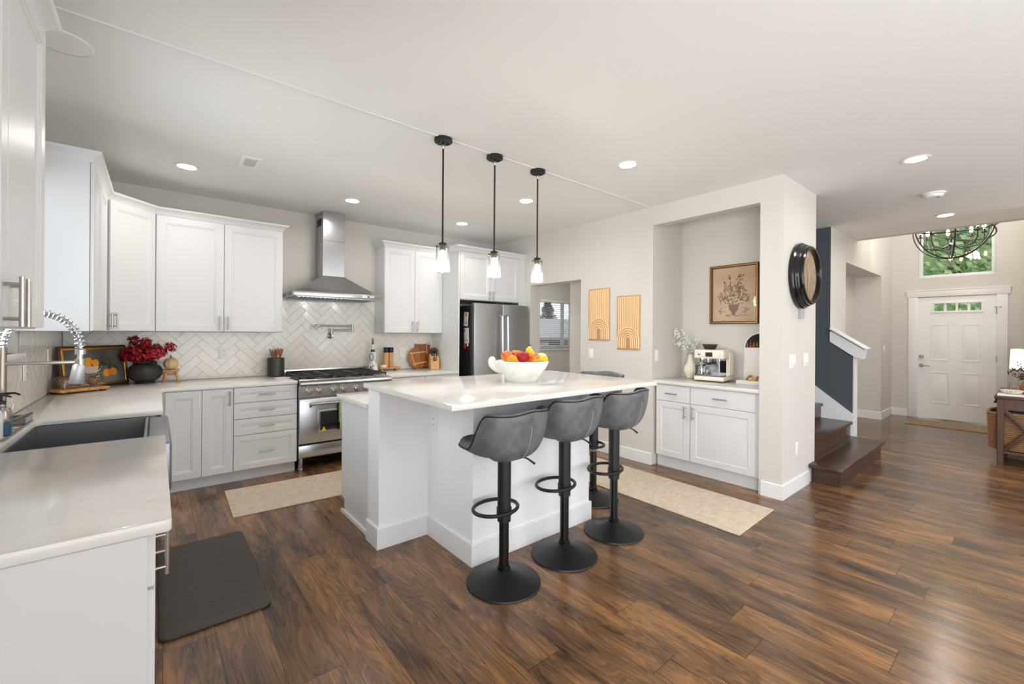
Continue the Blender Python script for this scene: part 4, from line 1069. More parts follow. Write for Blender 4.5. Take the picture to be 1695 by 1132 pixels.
g = G(); g.lathe([(.085, 0), (.085, -.012), (.072, -.016), (.068, -.032), (.055, -.042), (0, -.044)], (5.658, .619, ZC), 32); g.obj('housing', M_white, t)
g = G(); [g.box(5.63 + i * .016, 5.636 + i * .016, .57, .60, ZC - .0452, ZC - .043) for i in range(3)]; g.obj('grille', mat('grille_grey', srgb(150, 150, 150), .7), t)
t = thing('ceiling_speaker', 'large flat white disc on the ceiling beside the nearest upper cabinet', 'speaker', (-.345, 2.91, ZC))
g = G(); g.lathe([(.112, 0), (.112, -.003), (.106, -.006)], (-.35, 2.90, ZC), 40, cap=False); g.obj('rim', M_white, t)
g = G(); g.lathe([(.106, -.005), (.05, -.0065), (0, -.007)], (-.35, 2.90, ZC), 40, cap=False); g.obj('grille', M_white, t)

# ------------------------------------------------------------------ fruit bowl on the island
bx, by = 1.975, 2.285
left = Vector((-cos(YAW), sin(YAW), 0)); away = Vector((sin(YAW), cos(YAW), 0))
u = thing('fruit_bowl', 'large white clay bowl with scroll handle on the island bar top', 'bowl', (bx, by, ZI))
g = G(); g.lathe([(0, .002), (.100, 0), (.105, .004), (.112, .02), (.135, .055), (.165, .09), (.183, .125), (.186, .142), (.180, .145), (.174, .138), (.158, .10), (.13, .065), (.10, .035), (0, .03)], (bx, by, ZI), 40); g.obj('bowl', M_ceram, u)
c0 = Vector((bx, by, ZI))
g = G(); pts = []
for i in range(15):
    a = radians(-70 + 250 * i / 14)
    pts.append(c0 + left * (.172 + .036 + .034 * -cos(a + pi) ) + Vector((0, 0, .125 + .045 * sin(a))))
pts = [c0 + left * a_ + Vector((0, 0, z_)) for a_, z_ in ((.135, .060), (.160, .080), (.188, .103), (.206, .130), (.203, .152), (.186, .158))]
g.tube(pts, [.018, .026, .034, .040, .036, .018], 16); o = g.obj('handle', M_ceram, u)
sd = o.modifiers.new('sub', 'SUBSURF'); sd.levels = 1; sd.render_levels = 2
def fruit_at(a, b_, z): return c0 + left * a + away * b_ + Vector((0, 0, z))
def apple(label, p, m, r=.038, tilt=.3):
    t = thing('apple', label, 'apple', p, 0, 'fruit in the bowl')
    g = G(); M = Matrix.Rotation(tilt, 4, 'X')
    g.lathe([(0, -.78 * r), (.25 * r, -.86 * r), (.55 * r, -.78 * r), (.9 * r, -.3 * r), (1.02 * r, .15 * r), (.9 * r, .6 * r), (.6 * r, .86 * r), (.3 * r, .88 * r), (.08 * r, .68 * r), (0, .62 * r)], p, 24, M); g.obj('flesh', m, t, sharp=90)
    g = G(); g.tube([p + M @ Vector((0, 0, .62 * r)), p + M @ Vector((.004, 0, 1.12 * r))], .002, 6); g.obj('stem', M_brown, t)
def orange(label, p, r=.036):
    g = G(); g.ball(p, r, sz=.95, seg=24, rings=14); g.bm.transform(Matrix.Translation(-p)); o = g.obj('orange', M_orange, sharp=90); o.location = p
    tag(o, label, 'orange', 'fruit in the bowl')
apple('dark red apple at the front middle of the fruit bowl', fruit_at(-.005, -.06, .172), M_applered, .043)
apple('orange red streaked apple at the back left of the fruit bowl', fruit_at(.105, .0, .172), M_applemix, .042, -.3)
apple('streaked apple behind the dark red apple in the bowl', fruit_at(.04, .045, .178), M_applemix, .040, .1)
apple('streaked apple under the yellow bananas at the bowl rim', fruit_at(-.085, -.07, .158), M_applemix, .038, 1.2)
orange('orange at the front left rim of the fruit bowl', fruit_at(.068, -.085, .150), .039)
orange('orange beside the bananas in the middle of the bowl', fruit_at(-.052, .0, .158), .038)
def banana(label, pts):
    t = thing('banana', label, 'banana', pts[0], 0, 'fruit in the bowl'); P = []
    for i in range(len(pts) - 1):
        a, b_ = pts[max(i - 1, 0)], pts[i]; c_, d_ = pts[i + 1], pts[min(i + 2, len(pts) - 1)]
        for k in range(5):
            s_ = k / 5; P.append(.5 * ((2 * b_) + (-a + c_) * s_ + (2 * a - 5 * b_ + 4 * c_ - d_) * s_ ** 2 + (-a + 3 * b_ - 3 * c_ + d_) * s_ ** 3))
    P.append(pts[-1]); n_ = len(P)
    g = G(); g.tube(P, [max(.005, .0175 * min(1, sin(pi * (.06 + .9 * i / (n_ - 1))) * 1.5)) for i in range(n_)], 8); g.obj('peel', M_banana, t, sharp=60)
    g = G(); d_ = (P[0] - P[1]).normalized(); g.tube([P[0], P[0] + d_ * .018], [.0048, .004], 6); g.obj('stem', M_brown, t)
banana('banana standing up with its stem above the bowl', [fruit_at(-.052, .02, .245), fruit_at(-.058, .01, .215), fruit_at(-.085, .0, .180), fruit_at(-.125, -.01, .155)])
banana('second banana of the upright bunch in the bowl', [fruit_at(-.054, .03, .24), fruit_at(-.045, .04, .205), fruit_at(-.06, .07, .172), fruit_at(-.095, .10, .15)])
banana('banana lying along the right rim of the bowl', [fruit_at(-.178, -.035, .166), fruit_at(-.15, -.045, .158), fruit_at(-.11, -.03, .148), fruit_at(-.08, .0, .135)])
g = G(); p = fruit_at(-.135, .02, .168); g.ball((0, 0, 0), .034, 1.25, 1, .9, 20, 12, Matrix.Rotation(-YAW, 4, 'Z')); o = g.obj('mango', M_mango, sharp=90); o.location = p; tag(o, 'pale yellow mango at the right side of the bowl', 'mango', 'fruit in the bowl')

# ------------------------------------------------------------------ counter items, back wall
Z = ZK + .0004
# leaning still life
A, B = Vector((-.575, 4.822, Z)), Vector((-.20, 5.262, Z))
dd = (B - A).normalized(); wid = (B - A).length; hgt = .352; nn_ = Vector((dd.y, -dd.x, 0))
an = math.atan2(dd.y, dd.x); MP = Matrix.Translation((A + B) / 2 + nn_ * .012) @ Matrix.Rotation(an, 4, 'Z') @ Matrix.Rotation(radians(-7), 4, 'X')
u = thing('framed_painting', 'gold framed still life of oranges leaning in the counter corner', 'painting', (A + B) / 2)
g = G(); fw = .035
for b_ in ((-wid / 2, wid / 2, 0, fw), (-wid / 2, wid / 2, hgt - fw, hgt), (-wid / 2, -wid / 2 + fw, fw, hgt - fw), (wid / 2 - fw, wid / 2, fw, hgt - fw)):
    g.box(b_[0], b_[1], -.004, .016, b_[2], b_[3], .004, 2, mtx=MP)
fr = g.obj('frame', M_walnut, u)
g = G()
for b_ in ((-wid / 2 + .018, wid / 2 - .018, .018, .034), (-wid / 2 + .018, wid / 2 - .018, hgt - .034, hgt - .018), (-wid / 2 + .018, -wid / 2 + .034, .034, hgt - .034), (wid / 2 - .034, wid / 2 - .018, .034, hgt - .034)):
    g.box(b_[0], b_[1], -.009, -.0041, b_[2], b_[3], .002, 1, mtx=MP)
g.obj('gilt_edge', M_goldbright, fr)
g = G(); g.box(-wid / 2 + fw, wid / 2 - fw, 0, .006, fw, hgt - fw, mtx=MP); g.m = 1; g.box(-wid / 2 + fw, wid / 2 - fw, -.0008, -.0001, fw, fw + .085, mtx=MP)
def disc(g, x, z, r, m, dep, sx=1, sz=1, rot=0, n=20):
    g.m = m; pts = []
    for i in range(n):
        a = 2 * pi * i / n; px, pz = r * sx * cos(a), r * sz * sin(a); pts.append(MP @ Vector((x + px * cos(rot) - pz * sin(rot), -dep, z + px * sin(rot) + pz * cos(rot))))
    g.poly(pts)
for i, (x, z, r) in enumerate(((-.055, .225, .030), (.0, .205, .031), (-.065, .183, .028), (.092, .115, .034), (.152, .122, .031))): disc(g, x, z, r, 2, .0012 + i * .0002)
g.m = 3; g.poly([MP @ Vector((x, -.0026, z)) for x, z in ((-.14, .178), (.05, .178), (.035, .145), (.0, .122), (-.08, .122), (-.12, .145))])
for i, (x, z, r, ro) in enumerate(((.06, .20, .026, -.6), (.03, .165, .026, .9), (.12, .175, .028, 1.1), (.17, .165, .02, -1.0), (.02, .09, .026, .9), (.075, .19, .03, -.3))): disc(g, x, z, r, 4, .003 + i * .0002, 1, .28, ro, 12)
g.obj('canvas', [M_canvas, mat('painted_table', srgb(122, 122, 120), .6), M_orange, mat('painted_bowl', srgb(196, 184, 170), .6), mat('painted_leaf', srgb(40, 46, 34), .6)], u)
# cloche with pinecones
ck = Vector((-.462, 4.72, Z)); MC = Matrix.Translation(ck) @ Matrix.Rotation(radians(33), 4, 'Z')
u = thing('glass_cloche', 'rectangular glass cloche on a rough wooden board by the still life', 'cloche', ck)
g = G(); g.box(-.155, .155, -.085, .085, .012, .034, .005, 2, mtx=MC); g.obj('board', M_honey, u)
for sx in (-1, 1):
    for sy in (-1, 1):
        g = G(); g.box(sx * .12 - .016, sx * .12 + .016, sy * .06 - .014, sy * .06 + .014, 0, .0125, .003, 1, mtx=MC); g.obj('foot', M_walnut, u)
g = G(); rr = []
for z_, ins in ((.0345, 0), (.10, 0), (.118, .006), (.128, .02), (.131, .05)):
    pts = []; w_, d_ = .135 - ins, .066 - ins * .8; r_ = .03
    for qx, qy, a0 in ((1, 1, 0), (-1, 1, 90), (-1, -1, 180), (1, -1, 270)):
        for k in range(5):
            a = radians(a0 + 22.5 * k); pts.append(MC @ Vector((qx * (w_ - r_ * (1 - ins * 6)) + r_ * (1 - ins * 6) * cos(a), qy * (d_ - r_ * .7) + r_ * .7 * sin(a), z_)))
    rr.append(pts)
V = g.grid(rr, True); g.bm.faces.new(V[-1]); g.obj('dome', M_glass, u)
M_cone = leafmat('pinecone_scales', srgb(168, 128, 88), srgb(104, 70, 44), 40)
for i, (x, y, r, lab) in enumerate(((-.085, .0, .047, 'brown pinecone at the far left under the glass cloche'), (.0, .008, .043, 'brown pinecone in the middle under the glass cloche'), (.085, -.006, .046, 'brown pinecone on the right under the glass cloche'))):
    g = G(); ctr = MC @ Vector((x, y, .036 + r * .93)); g.ball((0, 0, 0), r * .72, 1.25, 1, .95, 14, 9)
    for k in range(46):
        f_ = (k + .5) / 46; th = k * 2.39996; zz = 1 - 2 * f_; q = sqrt(1 - zz * zz); dv = Vector((q * cos(th) * 1.25, q * sin(th), zz)); e1 = dv.normalized(); t1 = e1.orthogonal().normalized(); t2 = e1.cross(t1); b0 = dv * r * .66
        g.poly([b0 + t1 * r * .2, b0 + e1 * r * .34 + t2 * r * .12, b0 - t1 * r * .2, b0 - e1 * r * .05 - t2 * r * .1])
    o = g.obj('pinecone', M_cone); o.location = ctr; o.rotation_euler = (0, 0, i * 1.1); tag(o, lab, 'pinecone', 'pinecones under the cloche')
# black vase with red flowers
vx, vy = -.078, 5.165
u = thing('black_vase', 'squat matte black clay vase with two loop handles on the counter', 'vase', (vx, vy, Z))
g = G(); g.lathe([(0, 0), (.072, 0), (.072, .012), (.066, .016), (.10, .04), (.124, .078), (.126, .115), (.108, .155), (.072, .180), (.060, .188), (.060, .205), (.064, .208), (.054, .208), (.052, .19), (.06, .15), (0, .12)], (vx, vy, Z), 40); g.obj('body', M_potblack, u)
for s_ in (-1, 1):
    g = G(); dv = left * s_; c1 = Vector((vx, vy, Z))
    g.tube([c1 + dv * .058 + Vector((0, 0, .203)), c1 + dv * .085 + Vector((0, 0, .204)), c1 + dv * .101 + Vector((0, 0, .188)), c1 + dv * .098 + Vector((0, 0, .158))], [.009, .010, .010, .009], 8); g.obj('handle', M_potblack, u)
u = thing('red_flowers', 'bunch of crimson red flower clusters standing in the black vase', 'flowers', (vx, vy, Z + .13))
rnd = random.Random(3)
tips = [(.205, .05, .315), (.13, .03, .40), (.11, -.05, .295), (.03, .03, .355), (-.03, -.03, .385), (-.075, .03, .33), (-.15, -.02, .30), (-.215, .02, .345), (.02, -.08, .275), (-.07, -.075, .262), (.165, -.03, .265), (.065, .07, .33), (.0, -.09, .30), (.075, -.07, .315), (-.10, -.06, .285), (.05, -.10, .262), (-.02, -.11, .25), (.12, -.07, .262), (-.14, -.05, .275)]
g = G(); c1 = Vector((vx, vy, Z))
for a, b_, h_ in tips:
    e_ = c1 + left * a + away * min(b_, .04) + Vector((0, 0, h_)); g.tube([c1 + Vector((0, 0, .14)), c1 + left * a * .2 + away * b_ * .2 + Vector((0, 0, .215)), e_], .0025, 5)
g.obj('stems', M_brown, u)
def petals(g, ctr, R, n, s_, rnd, flat=.6):
    for k in range(n):
        dv = Vector((rnd.gauss(0, 1), rnd.gauss(0, 1), rnd.gauss(0, 1))).normalized(); p = ctr + dv * R * rnd.uniform(.55, 1.0)
        a_ = (dv + Vector((rnd.uniform(-.6, .6), rnd.uniform(-.6, .6), rnd.uniform(-.6, .6)))).normalized(); t1 = a_.orthogonal().normalized(); t2 = a_.cross(t1); an_ = rnd.uniform(0, 6.3); t1, t2 = t1 * cos(an_) + t2 * sin(an_), t2 * cos(an_) - t1 * sin(an_)
        w_ = s_ * rnd.uniform(.7, 1.2)
        g.poly([p - t1 * w_, p - t2 * w_ * .7 + a_ * w_ * .3, p + t1 * w_, p + t2 * w_ * .7 + a_ * w_ * .3])
for a, b_, h_ in tips:
    g = G(); e_ = c1 + left * a + away * min(b_, .04) + Vector((0, 0, h_ - .015)); petals(g, e_, .047, 130, .0125, rnd)
    mid = c1 + left * a * .7 + away * min(b_, .04) * .7 + Vector((0, 0, .2 + (h_ - .2) * .55)); petals(g, mid, .034, 60, .0115, rnd)
    g.obj('cluster', M_red, u)
# pumpkin on stool
px_, py_ = .108, 5.175
u = thing('wooden_riser', 'miniature wooden stool holding the cream pumpkin on the counter', 'stand', (px_, py_, Z))
g = G(); g.box(px_ - .062, px_ + .062, py_ - .04, py_ + .04, .095 + Z, .115 + Z, .006, 2); g.obj('top', M_honey, u)
for sx in (-1, 1):
    for sy in (-1, 1):
        g = G(); g.tube([(px_ + sx * .056, py_ + sy * .034, Z), (px_ + sx * .036, py_ + sy * .022, Z + .096)], [.010, .011], 8); g.obj('leg', M_honey, u)
g = G(); g.box(px_ - .04, px_ + .04, py_ - .007, py_ + .007, Z + .062, Z + .078, .003, 1); g.obj('stretcher', M_honey, u)
u = thing('pumpkin', 'small ribbed cream pumpkin on the miniature wooden stool', 'pumpkin', (px_, py_, Z + .115))
g = G(); rows = []
for j in range(13):
    a = pi * j / 12; rows.append([(px_ + .058 * (sin(a) ** .85) * (1 - .07 * abs(cos(4.5 * q))) * cos(q), py_ + .058 * (sin(a) ** .85) * (1 - .07 * abs(cos(4.5 * q))) * sin(q), Z + .1155 + .055 - .055 * cos(a)) for q in [2 * pi * i / 54 for i in range(54)]])
g.grid(rows, True); bmesh.ops.remove_doubles(g.bm, verts=g.bm.verts, dist=.0004); g.obj('rind', M_pump, u, sharp=90)
g = G(); g.tube([(px_, py_, Z + .222), (px_ - .002, py_, Z + .24), (px_ - .008, py_, Z + .252)], [.008, .005, .004], 8); g.obj('stem', M_brown, u)
# utensil crock
kx, ky = .992, 5.19
u = thing('utensil_crock', 'dark olive black crock beside the range holding wooden spoons', 'crock', (kx, ky, Z))
g = G(); g.lathe([(0, 0), (.078, 0), (.083, .006), (.083, .19), (.080, .197), (.075, .192), (.075, .01), (0, .01)], (kx, ky, Z), 36); g.obj('pot', mat('olive_black_glaze', srgb(48, 46, 38), .4), u)
for i, (dx, dy, h_, hd) in enumerate(((-.05, .0, .285, .022), (-.028, .02, .275, .020), (-.002, .0, .27, .021), (.02, .025, .285, .02), (.042, -.005, .28, .023), (.058, .015, .275, .02))):
    p0 = Vector((kx - dx * .3, ky - dy * .3, Z + .012)); p1 = Vector((kx + dx * 1.15, ky + dy, Z + h_)); dv = (p1 - p0).normalized()
    g = G(); g.tube([p0, p1 - dv * .05], .0055, 8); M = Matrix.Translation(p1 - dv * .025) @ dv.to_track_quat('Z', 'Y').to_matrix().to_4x4() @ Matrix.Rotation(i * .5, 4, 'Z')
    g.ball((0, 0, 0), 1, hd, .006, .042, 14, 10, M)
    o = g.obj('wooden_spoon', M_acacia); tag(o, 'wooden spoon standing in the dark crock beside the range', 'spoon', 'wooden spoons in the crock')
g = G(); g.tube([(kx + .01, ky - .02, Z + .012), (kx + .008, ky - .03, Z + .30)], .003, 8); tag(g.obj('steel_skewer', M_chrome), 'thin steel utensil handle sticking up from the dark crock', 'utensil')
g = G(); g.lathe([(0, 0), (.05, 0), (.058, .006), (.06, .012), (.05, .009), (0, .006)], (0, 0, 0), 28, None, 1.25, .8); o = g.obj('spoon_rest', M_cream); o.location = (.99, 4.86, Z); tag(o, 'oval cream spoon rest on the counter in front of the crock', 'spoon rest')
# ornate bottle
ox, oy = 2.057, 5.19
u = thing('ornate_bottle', 'slender white ceramic bottle painted in dark blue right of the range', 'bottle', (ox, oy, Z))
g = G(); g.lathe([(0, 0), (.062, 0), (.066, .008), (.060, .05), (.052, .09), (.036, .115), (.030, .13), (.040, .155), (.044, .18), (.036, .215), (.022, .25), (.015, .275), (.014, .315), (.018, .32), (.018, .33), (0, .33)], (ox, oy, Z), 32); g.obj('body', M_ceram, u)
M_blu = mat('cobalt_black_paint', srgb(34, 36, 48), .3)
g = G(); vf = -away  # towards the room
def ring(c_, rx, rz, r, a0=0, a1=360, n_=24):
    P = []
    for i in range(n_ + 1):
        a = radians(a0 + (a1 - a0) * i / n_); P.append(c_ + left * rx * sin(a) + Vector((0, 0, rz * cos(a))))
    g.tube(P, r, 5)
cb_ = Vector((ox, oy, Z)); ring(cb_ + vf * .043 + Vector((0, 0, .178)), .026, .042, .003); ring(cb_ + vf * .064 + left * .022 + Vector((0, 0, .055)), .018, .022, .004, 20, 300); ring(cb_ + vf * .064 - left * .024 + Vector((0, 0, .052)), .016, .022, .004, -60, 200); ring(cb_ + vf * .0675 + Vector((0, 0, .018)), .012, .010, .003)
g.obj('painted_ornament', M_blu, u)
g = G(); rows = []
for z_, r in ((.238, .029), (.243, .0285), (.262, .022)):
    rows.append([(ox + (r if not (z_ > .25 and k % 2) else r) * cos(2 * pi * k / 24), oy + r * sin(2 * pi * k / 24), Z + z_ + (.010 * (k % 4 < 2) if z_ > .25 else 0)) for k in range(24)])
g.grid(rows, True); g.obj('painted_collar', M_blu, u)
g = G(); g.lathe([(.012, .33), (.016, .34), (.010, .355), (.015, .37), (.012, .385), (.004, .41), (0, .412)], (ox, oy, Z), 16); g.obj('stopper', mat('pewter', srgb(140, 130, 120), .35, .9), u)
# grinder board and grinders
gx, gy = 2.255, 5.17
u = thing('grinder_tray', 'small footed wooden tray under the two pepper grinders', 'tray', (gx, gy, Z))
g = G(); g.box(gx - .13, gx + .13, gy - .06, gy + .06, Z + .025, Z + .045, .004, 2); g.obj('tray', M_honey, u)
for sx in (-1, 1):
    for sy in (-1, 1): g = G(); g.cyl((gx + sx * .10, gy + sy * .04, Z), (gx + sx * .10, gy + sy * .04, Z + .0252), .013); g.obj('foot', M_honey, u)
for dx, lab in ((-.03, 'wooden pepper grinder with black top, the one nearer the bottle'), (.034, 'wooden pepper grinder with black top, the one nearer the cutting boards')):
    t = thing('pepper_grinder', lab, 'grinder', (gx + dx, gy + .01, Z + .0455), 0, 'pepper grinders on the tray')
    g = G(); g.lathe([(.0295, 0), (.031, .004), (.031, .18), (0, .18)], (gx + dx, gy + .01, Z + .0455), 24); g.obj('body', M_oak, t)
    g = G(); g.lathe([(.030, .1805), (.0315, .19), (.0315, .24), (.028, .246), (0, .247)], (gx + dx, gy + .01, Z + .0455), 24); g.obj('top', M_black, t)
g = G(); g.lathe([(0, 0), (.032, 0), (.036, .012), (.036, .026), (.03, .03), (0, .03)], (gx - .075, gy - .02, Z + .0455), 20); tag(g.obj('salt_dish', M_cream), 'small cream dish at the front of the grinder tray', 'dish')
# cutting boards
ML = Matrix.Translation((2.70, 5.215, Z)) @ Matrix.Rotation(radians(-10), 4, 'X')
def board(name, label, M, polys, strips):
    u = thing(name, label, 'cutting board', M.translation); X = M @ Matrix(((1, 0, 0, 0), (0, 0, 1, 0), (0, 1, 0, 0), (0, 0, 0, 1)))
    g = G()
    for pts in polys: g.prism(pts, 0, .018, .003, X)
    g.obj('board', M_acacia, u)
    if strips:
        for pts in strips: g = G(); g.prism(pts, -.0012, .0, 0, X); g.obj('inlay', M_oak, u)
    return u
ci = [(.145 * cos(2 * pi * i / 40), .147 + .145 * sin(2 * pi * i / 40)) for i in range(40)]
def chord(a, b_, w_):
    (x0, y0), (x1, y1) = a, b_; L_ = hypot(x1 - x0, y1 - y0); nx, ny = -(y1 - y0) / L_ * w_, (x1 - x0) / L_ * w_
    return [(x0 - nx, y0 - ny), (x1 - nx, y1 - ny), (x1 + nx, y1 + ny), (x0 + nx, y0 + ny)]
board('cutting_board', 'round wooden cutting board with pale inlay stripes leaning by the knife block', ML, [ci], [chord((-.125, .205), (.118, .225), .009), chord((-.09, .06), (.12, .09), .008), chord((-.105, .225), (-.055, .035), .006)])
MB = Matrix.Translation((2.79, 5.268, Z)) @ Matrix.Rotation(radians(-6), 4, 'X')
tb = board('cutting_board', 'tall rectangular wooden cutting board behind the round one', MB, [[(-.12, .002), (.12, .002), (.12, .40), (.075, .405), (-.06, .40), (-.10, .385), (-.12, .33)]], [chord((.062, .02), (.062, .40), .008)])
g = G(); g.lathe([(.022, 0), (.026, .003), (.03, 0)], (0, 0, 0), 20, MB @ Matrix.Translation((.095, -.0015, .345)) @ Matrix.Rotation(radians(90), 4, 'X')); g.obj('finger_hole', M_cream, tb)
# knife block
nx_, ny_ = 2.85, 5.085
u = thing('knife_block', 'light wood block of knives beside the cutting boards', 'knife block', (nx_, ny_, Z), radians(-14))
MK = ROOTM[u] @ Matrix(((0, 0, 1, 0), (1, 0, 0, 0), (0, 1, 0, 0), (0, 0, 0, 1)))
g = G(); g.prism([(-.055, 0), (.07, 0), (.07, .165), (.03, .20), (-.045, .15), (-.055, .12)], -.055, .055, .004, MK); g.obj('block', M_oak, u)
for i, (a, b_, h_) in enumerate(((-.042, .045, .19), (-.02, .05, .20), (.003, .05, .205), (.026, .05, .20), (.044, .04, .185), (-.03, .0, .165), (-.005, -.005, .165), (.03, -.005, .16))):
    g = G(); M = ROOTM[u] @ Matrix.Translation((a, b_ - .005, h_ - .01)) @ Matrix.Rotation(radians(12), 4, 'X')
    g.box(-.0065, .0065, -.011, .011, .0, .085, .004, 2, mtx=M); g.box(-.0066, .0066, -.0112, .0112, .078, .088, .003, 1, mtx=M); g.bm.faces.ensure_lookup_table()
    o = g.obj('kitchen_knife', M_black); o['category'] = 'knife'; o['group'] = 'knives in the block'; o['label'] = 'black handled knife in the light wood knife block'
u2 = thing('kitchen_shears', 'black handled shears at the front of the knife block', 'scissors', (nx_, ny_ - .05, Z + .12))
g = G(); MS = ROOTM[u] @ Matrix.Translation((-.005, -.062, .105))
for s_ in (-1, 1): g.tube([MS @ Vector((s_ * .013 + .011 * cos(a), 0, .03 + .026 * sin(a))) for a in [2 * pi * k / 16 for k in range(16)]], .0042, 6, True)
g.obj('handles', M_black, u2)

# ------------------------------------------------------------------ rugs and mats
g = G(); g.prism([(3.09, 1.285), (3.758, 1.302), (3.80, 4.45), (3.13, 4.44)], .0005, .009, .003); tag(g.obj('runner_rug', M_rug), 'long beige runner rug between the island stools and the niche', 'rug')
g = G(); g.prism([(.444, 3.76), (2.9, 3.64), (2.94, 4.30), (.458, 4.432)], .0005, .009, .003); tag(g.obj('runner_rug', M_rug), 'beige runner rug on the floor in front of the range', 'rug')
mg = G(); hx, hy, r_ = .225, .517, .045
pts = arc(hx - r_, hy - r_, r_, 0, 90) + arc(-hx + r_, hy - r_, r_, 90, 180) + arc(-hx + r_, -hy + r_, r_, 180, 270) + arc(hx - r_, -hy + r_, r_, 270, 360)
mg.prism(pts, 0, .014, .006, seg=3); o = mg.obj('kitchen_mat', M_mat); o.location = (.236, 2.955, .0005); tag(o, 'dark cushioned mat with script lines in front of the sink', 'mat')
g = G(); g.prism([(9.14, .30), (9.68, .30), (9.68, 1.31), (9.14, 1.31)], .0005, .010, .002); tag(g.obj('doormat', M_jute), 'tan woven doormat inside the front door', 'doormat')

# ------------------------------------------------------------------ wall decor
def carved(label, y0, y1, z0, z1):
    t = thing('carved_panel', label, 'wall art', (XR, (y0 + y1) / 2, z0), 0, 'carved wood wall panels')
    w_, h_ = y1 - y0, z1 - z0; M = T(XR - .001, (y0 + y1) / 2, z0, FNX)
    g = G(); g.box(-w_ / 2, w_ / 2, -.014, 0, 0, h_, .002, 1, mtx=M)
    g.obj('panel', M_art_shade, t, sharp=50); g = G()
    n_ = 11; st = (w_ - .02) / n_; R0 = w_ / 2 - .012
    for i in range(n_):
        x = -w_ / 2 + .01 + st * (i + .5); zt0 = .02 + R0 * .62 + sqrt(max(0, R0 * R0 - x * x)) + .006
        if zt0 < h_ - .03: g.tube([M @ Vector((x, -.014, zt0)), M @ Vector((x, -.014, h_ - .014))], st * .30, 8)
    for k in range(6):
        r = R0 - st * (k + .0); zc = .02 + R0 * .62 - .0
        if r < .012: continue
        P = [Vector((-r, -.014, .012))] + [Vector((r * -cos(pi * q / 18), -.014, zc + r * sin(pi * q / 18))) for q in range(19)] + [Vector((r, -.014, .012))]
        g.tube([M @ p for p in P], st * .30, 8)
    g.obj('ridges', M_art_lit, t, sharp=60)
carved('carved pale wood arch panel hung higher, nearer the doorway', 3.128, 3.438, 1.306, 1.916)
carved('carved pale wood arch panel hung lower, nearer the niche', 2.722, 3.022, 1.209, 1.809)
# botanical print in the niche
u = thing('botanical_print', 'gold and brown framed botanical vase print on the niche wall', 'picture', (XN, 2.0, 1.8))
fy0, fy1, fz0, fz1 = 1.752, 2.244, 1.494, 2.112; MF = T(XN - .001, (fy0 + fy1) / 2, fz0, FNX); w_, h_ = fy1 - fy0, fz1 - fz0; fw = .028
g = G()
for b_ in ((-w_ / 2, w_ / 2, 0, fw), (-w_ / 2, w_ / 2, h_ - fw, h_), (-w_ / 2, -w_ / 2 + fw, fw, h_ - fw), (w_ / 2 - fw, w_ / 2, fw, h_ - fw)): g.box(b_[0], b_[1], -.026, 0, b_[2], b_[3], .005, 2, mtx=MF)
fr = g.obj('frame', M_walnut, u)
g = G()
for b_ in ((-w_ / 2 + .008, w_ / 2 - .008, .008, .02), (-w_ / 2 + .008, w_ / 2 - .008, h_ - .02, h_ - .008), (-w_ / 2 + .008, -w_ / 2 + .02, .02, h_ - .02), (w_ / 2 - .02, w_ / 2 - .008, .02, h_ - .02)): g.box(b_[0], b_[1], -.030, -.0262, b_[2], b_[3], .002, 1, mtx=MF)
g.obj('gilt_edge', M_gold, fr)
g = G(); g.box(-w_ / 2 + fw, w_ / 2 - fw, -.008, -.001, fw, h_ - fw, mtx=MF); g.obj('paper', M_paper, u)
rnd = random.Random(11); g = G()
def leafshape(x, z, L_, wd, an_, m):
    g.m = m; ca, sa = cos(an_), sin(an_); P = []
    for a, b_ in ((0, 0), (.3, .5), (.7, .42), (1, 0), (.7, -.42), (.3, -.5)):
        px, pz = a * L_, b_ * wd; P.append(MF @ Vector((x + px * ca - pz * sa, -.0084 - rnd.uniform(0, .0004), z + px * sa + pz * ca)))
    g.poly(P)
for k in range(230):
    a = rnd.uniform(0, 2 * pi); r = sqrt(rnd.random()); x = r * .155 * cos(a); z = .285 + r * .105 * sin(a) + .02 * cos(x * 12)
    leafshape(x, z, rnd.uniform(.012, .034), rnd.uniform(.006, .016), rnd.uniform(0, 6.3), rnd.choice((0, 0, 1)))
for sx, sz, tx, tz in ((-.02, .36, -.045, .50), (.03, .37, .055, .51), (.05, .36, .085, .50), (-.06, .35, -.11, .44)):
    for q in range(14):
        t_ = q / 13; leafshape(sx + (tx - sx) * t_ + rnd.uniform(-.012, .012), sz + (tz - sz) * t_, .022, .012, rnd.uniform(0, 6.3), 1 if t_ > .75 else 0)
g.m = 0
for xs_ in ((-.05, -.028, .028, .05),):
    g.poly([MF @ Vector((x, -.0083, z)) for x, z in ((-.055, .20), (.055, .20), (.045, .15), (.016, .115), (.022, .095), (-.022, .095), (-.016, .115), (-.045, .15))])
for q in range(22): leafshape(rnd.uniform(-.10, .13), .088 + rnd.uniform(-.006, .006), .03, .005, rnd.uniform(-.1, .1), 0)
for q in range(10): leafshape(-.12 + rnd.uniform(-.02, .02), .13 + rnd.uniform(-.02, .02), .02, .01, rnd.uniform(0, 6), 0); leafshape(.12 + rnd.uniform(-.02, .02), .14 + rnd.uniform(-.02, .02), .02, .01, rnd.uniform(0, 6), 0)
g.obj('flower_drawing', [M_ink, M_inkd], u)
g = G(); g.box(-w_ / 2 + fw, w_ / 2 - fw, -.0125, -.0105, fw, h_ - fw, mtx=MF); g.obj('glazing', M_glass, u)
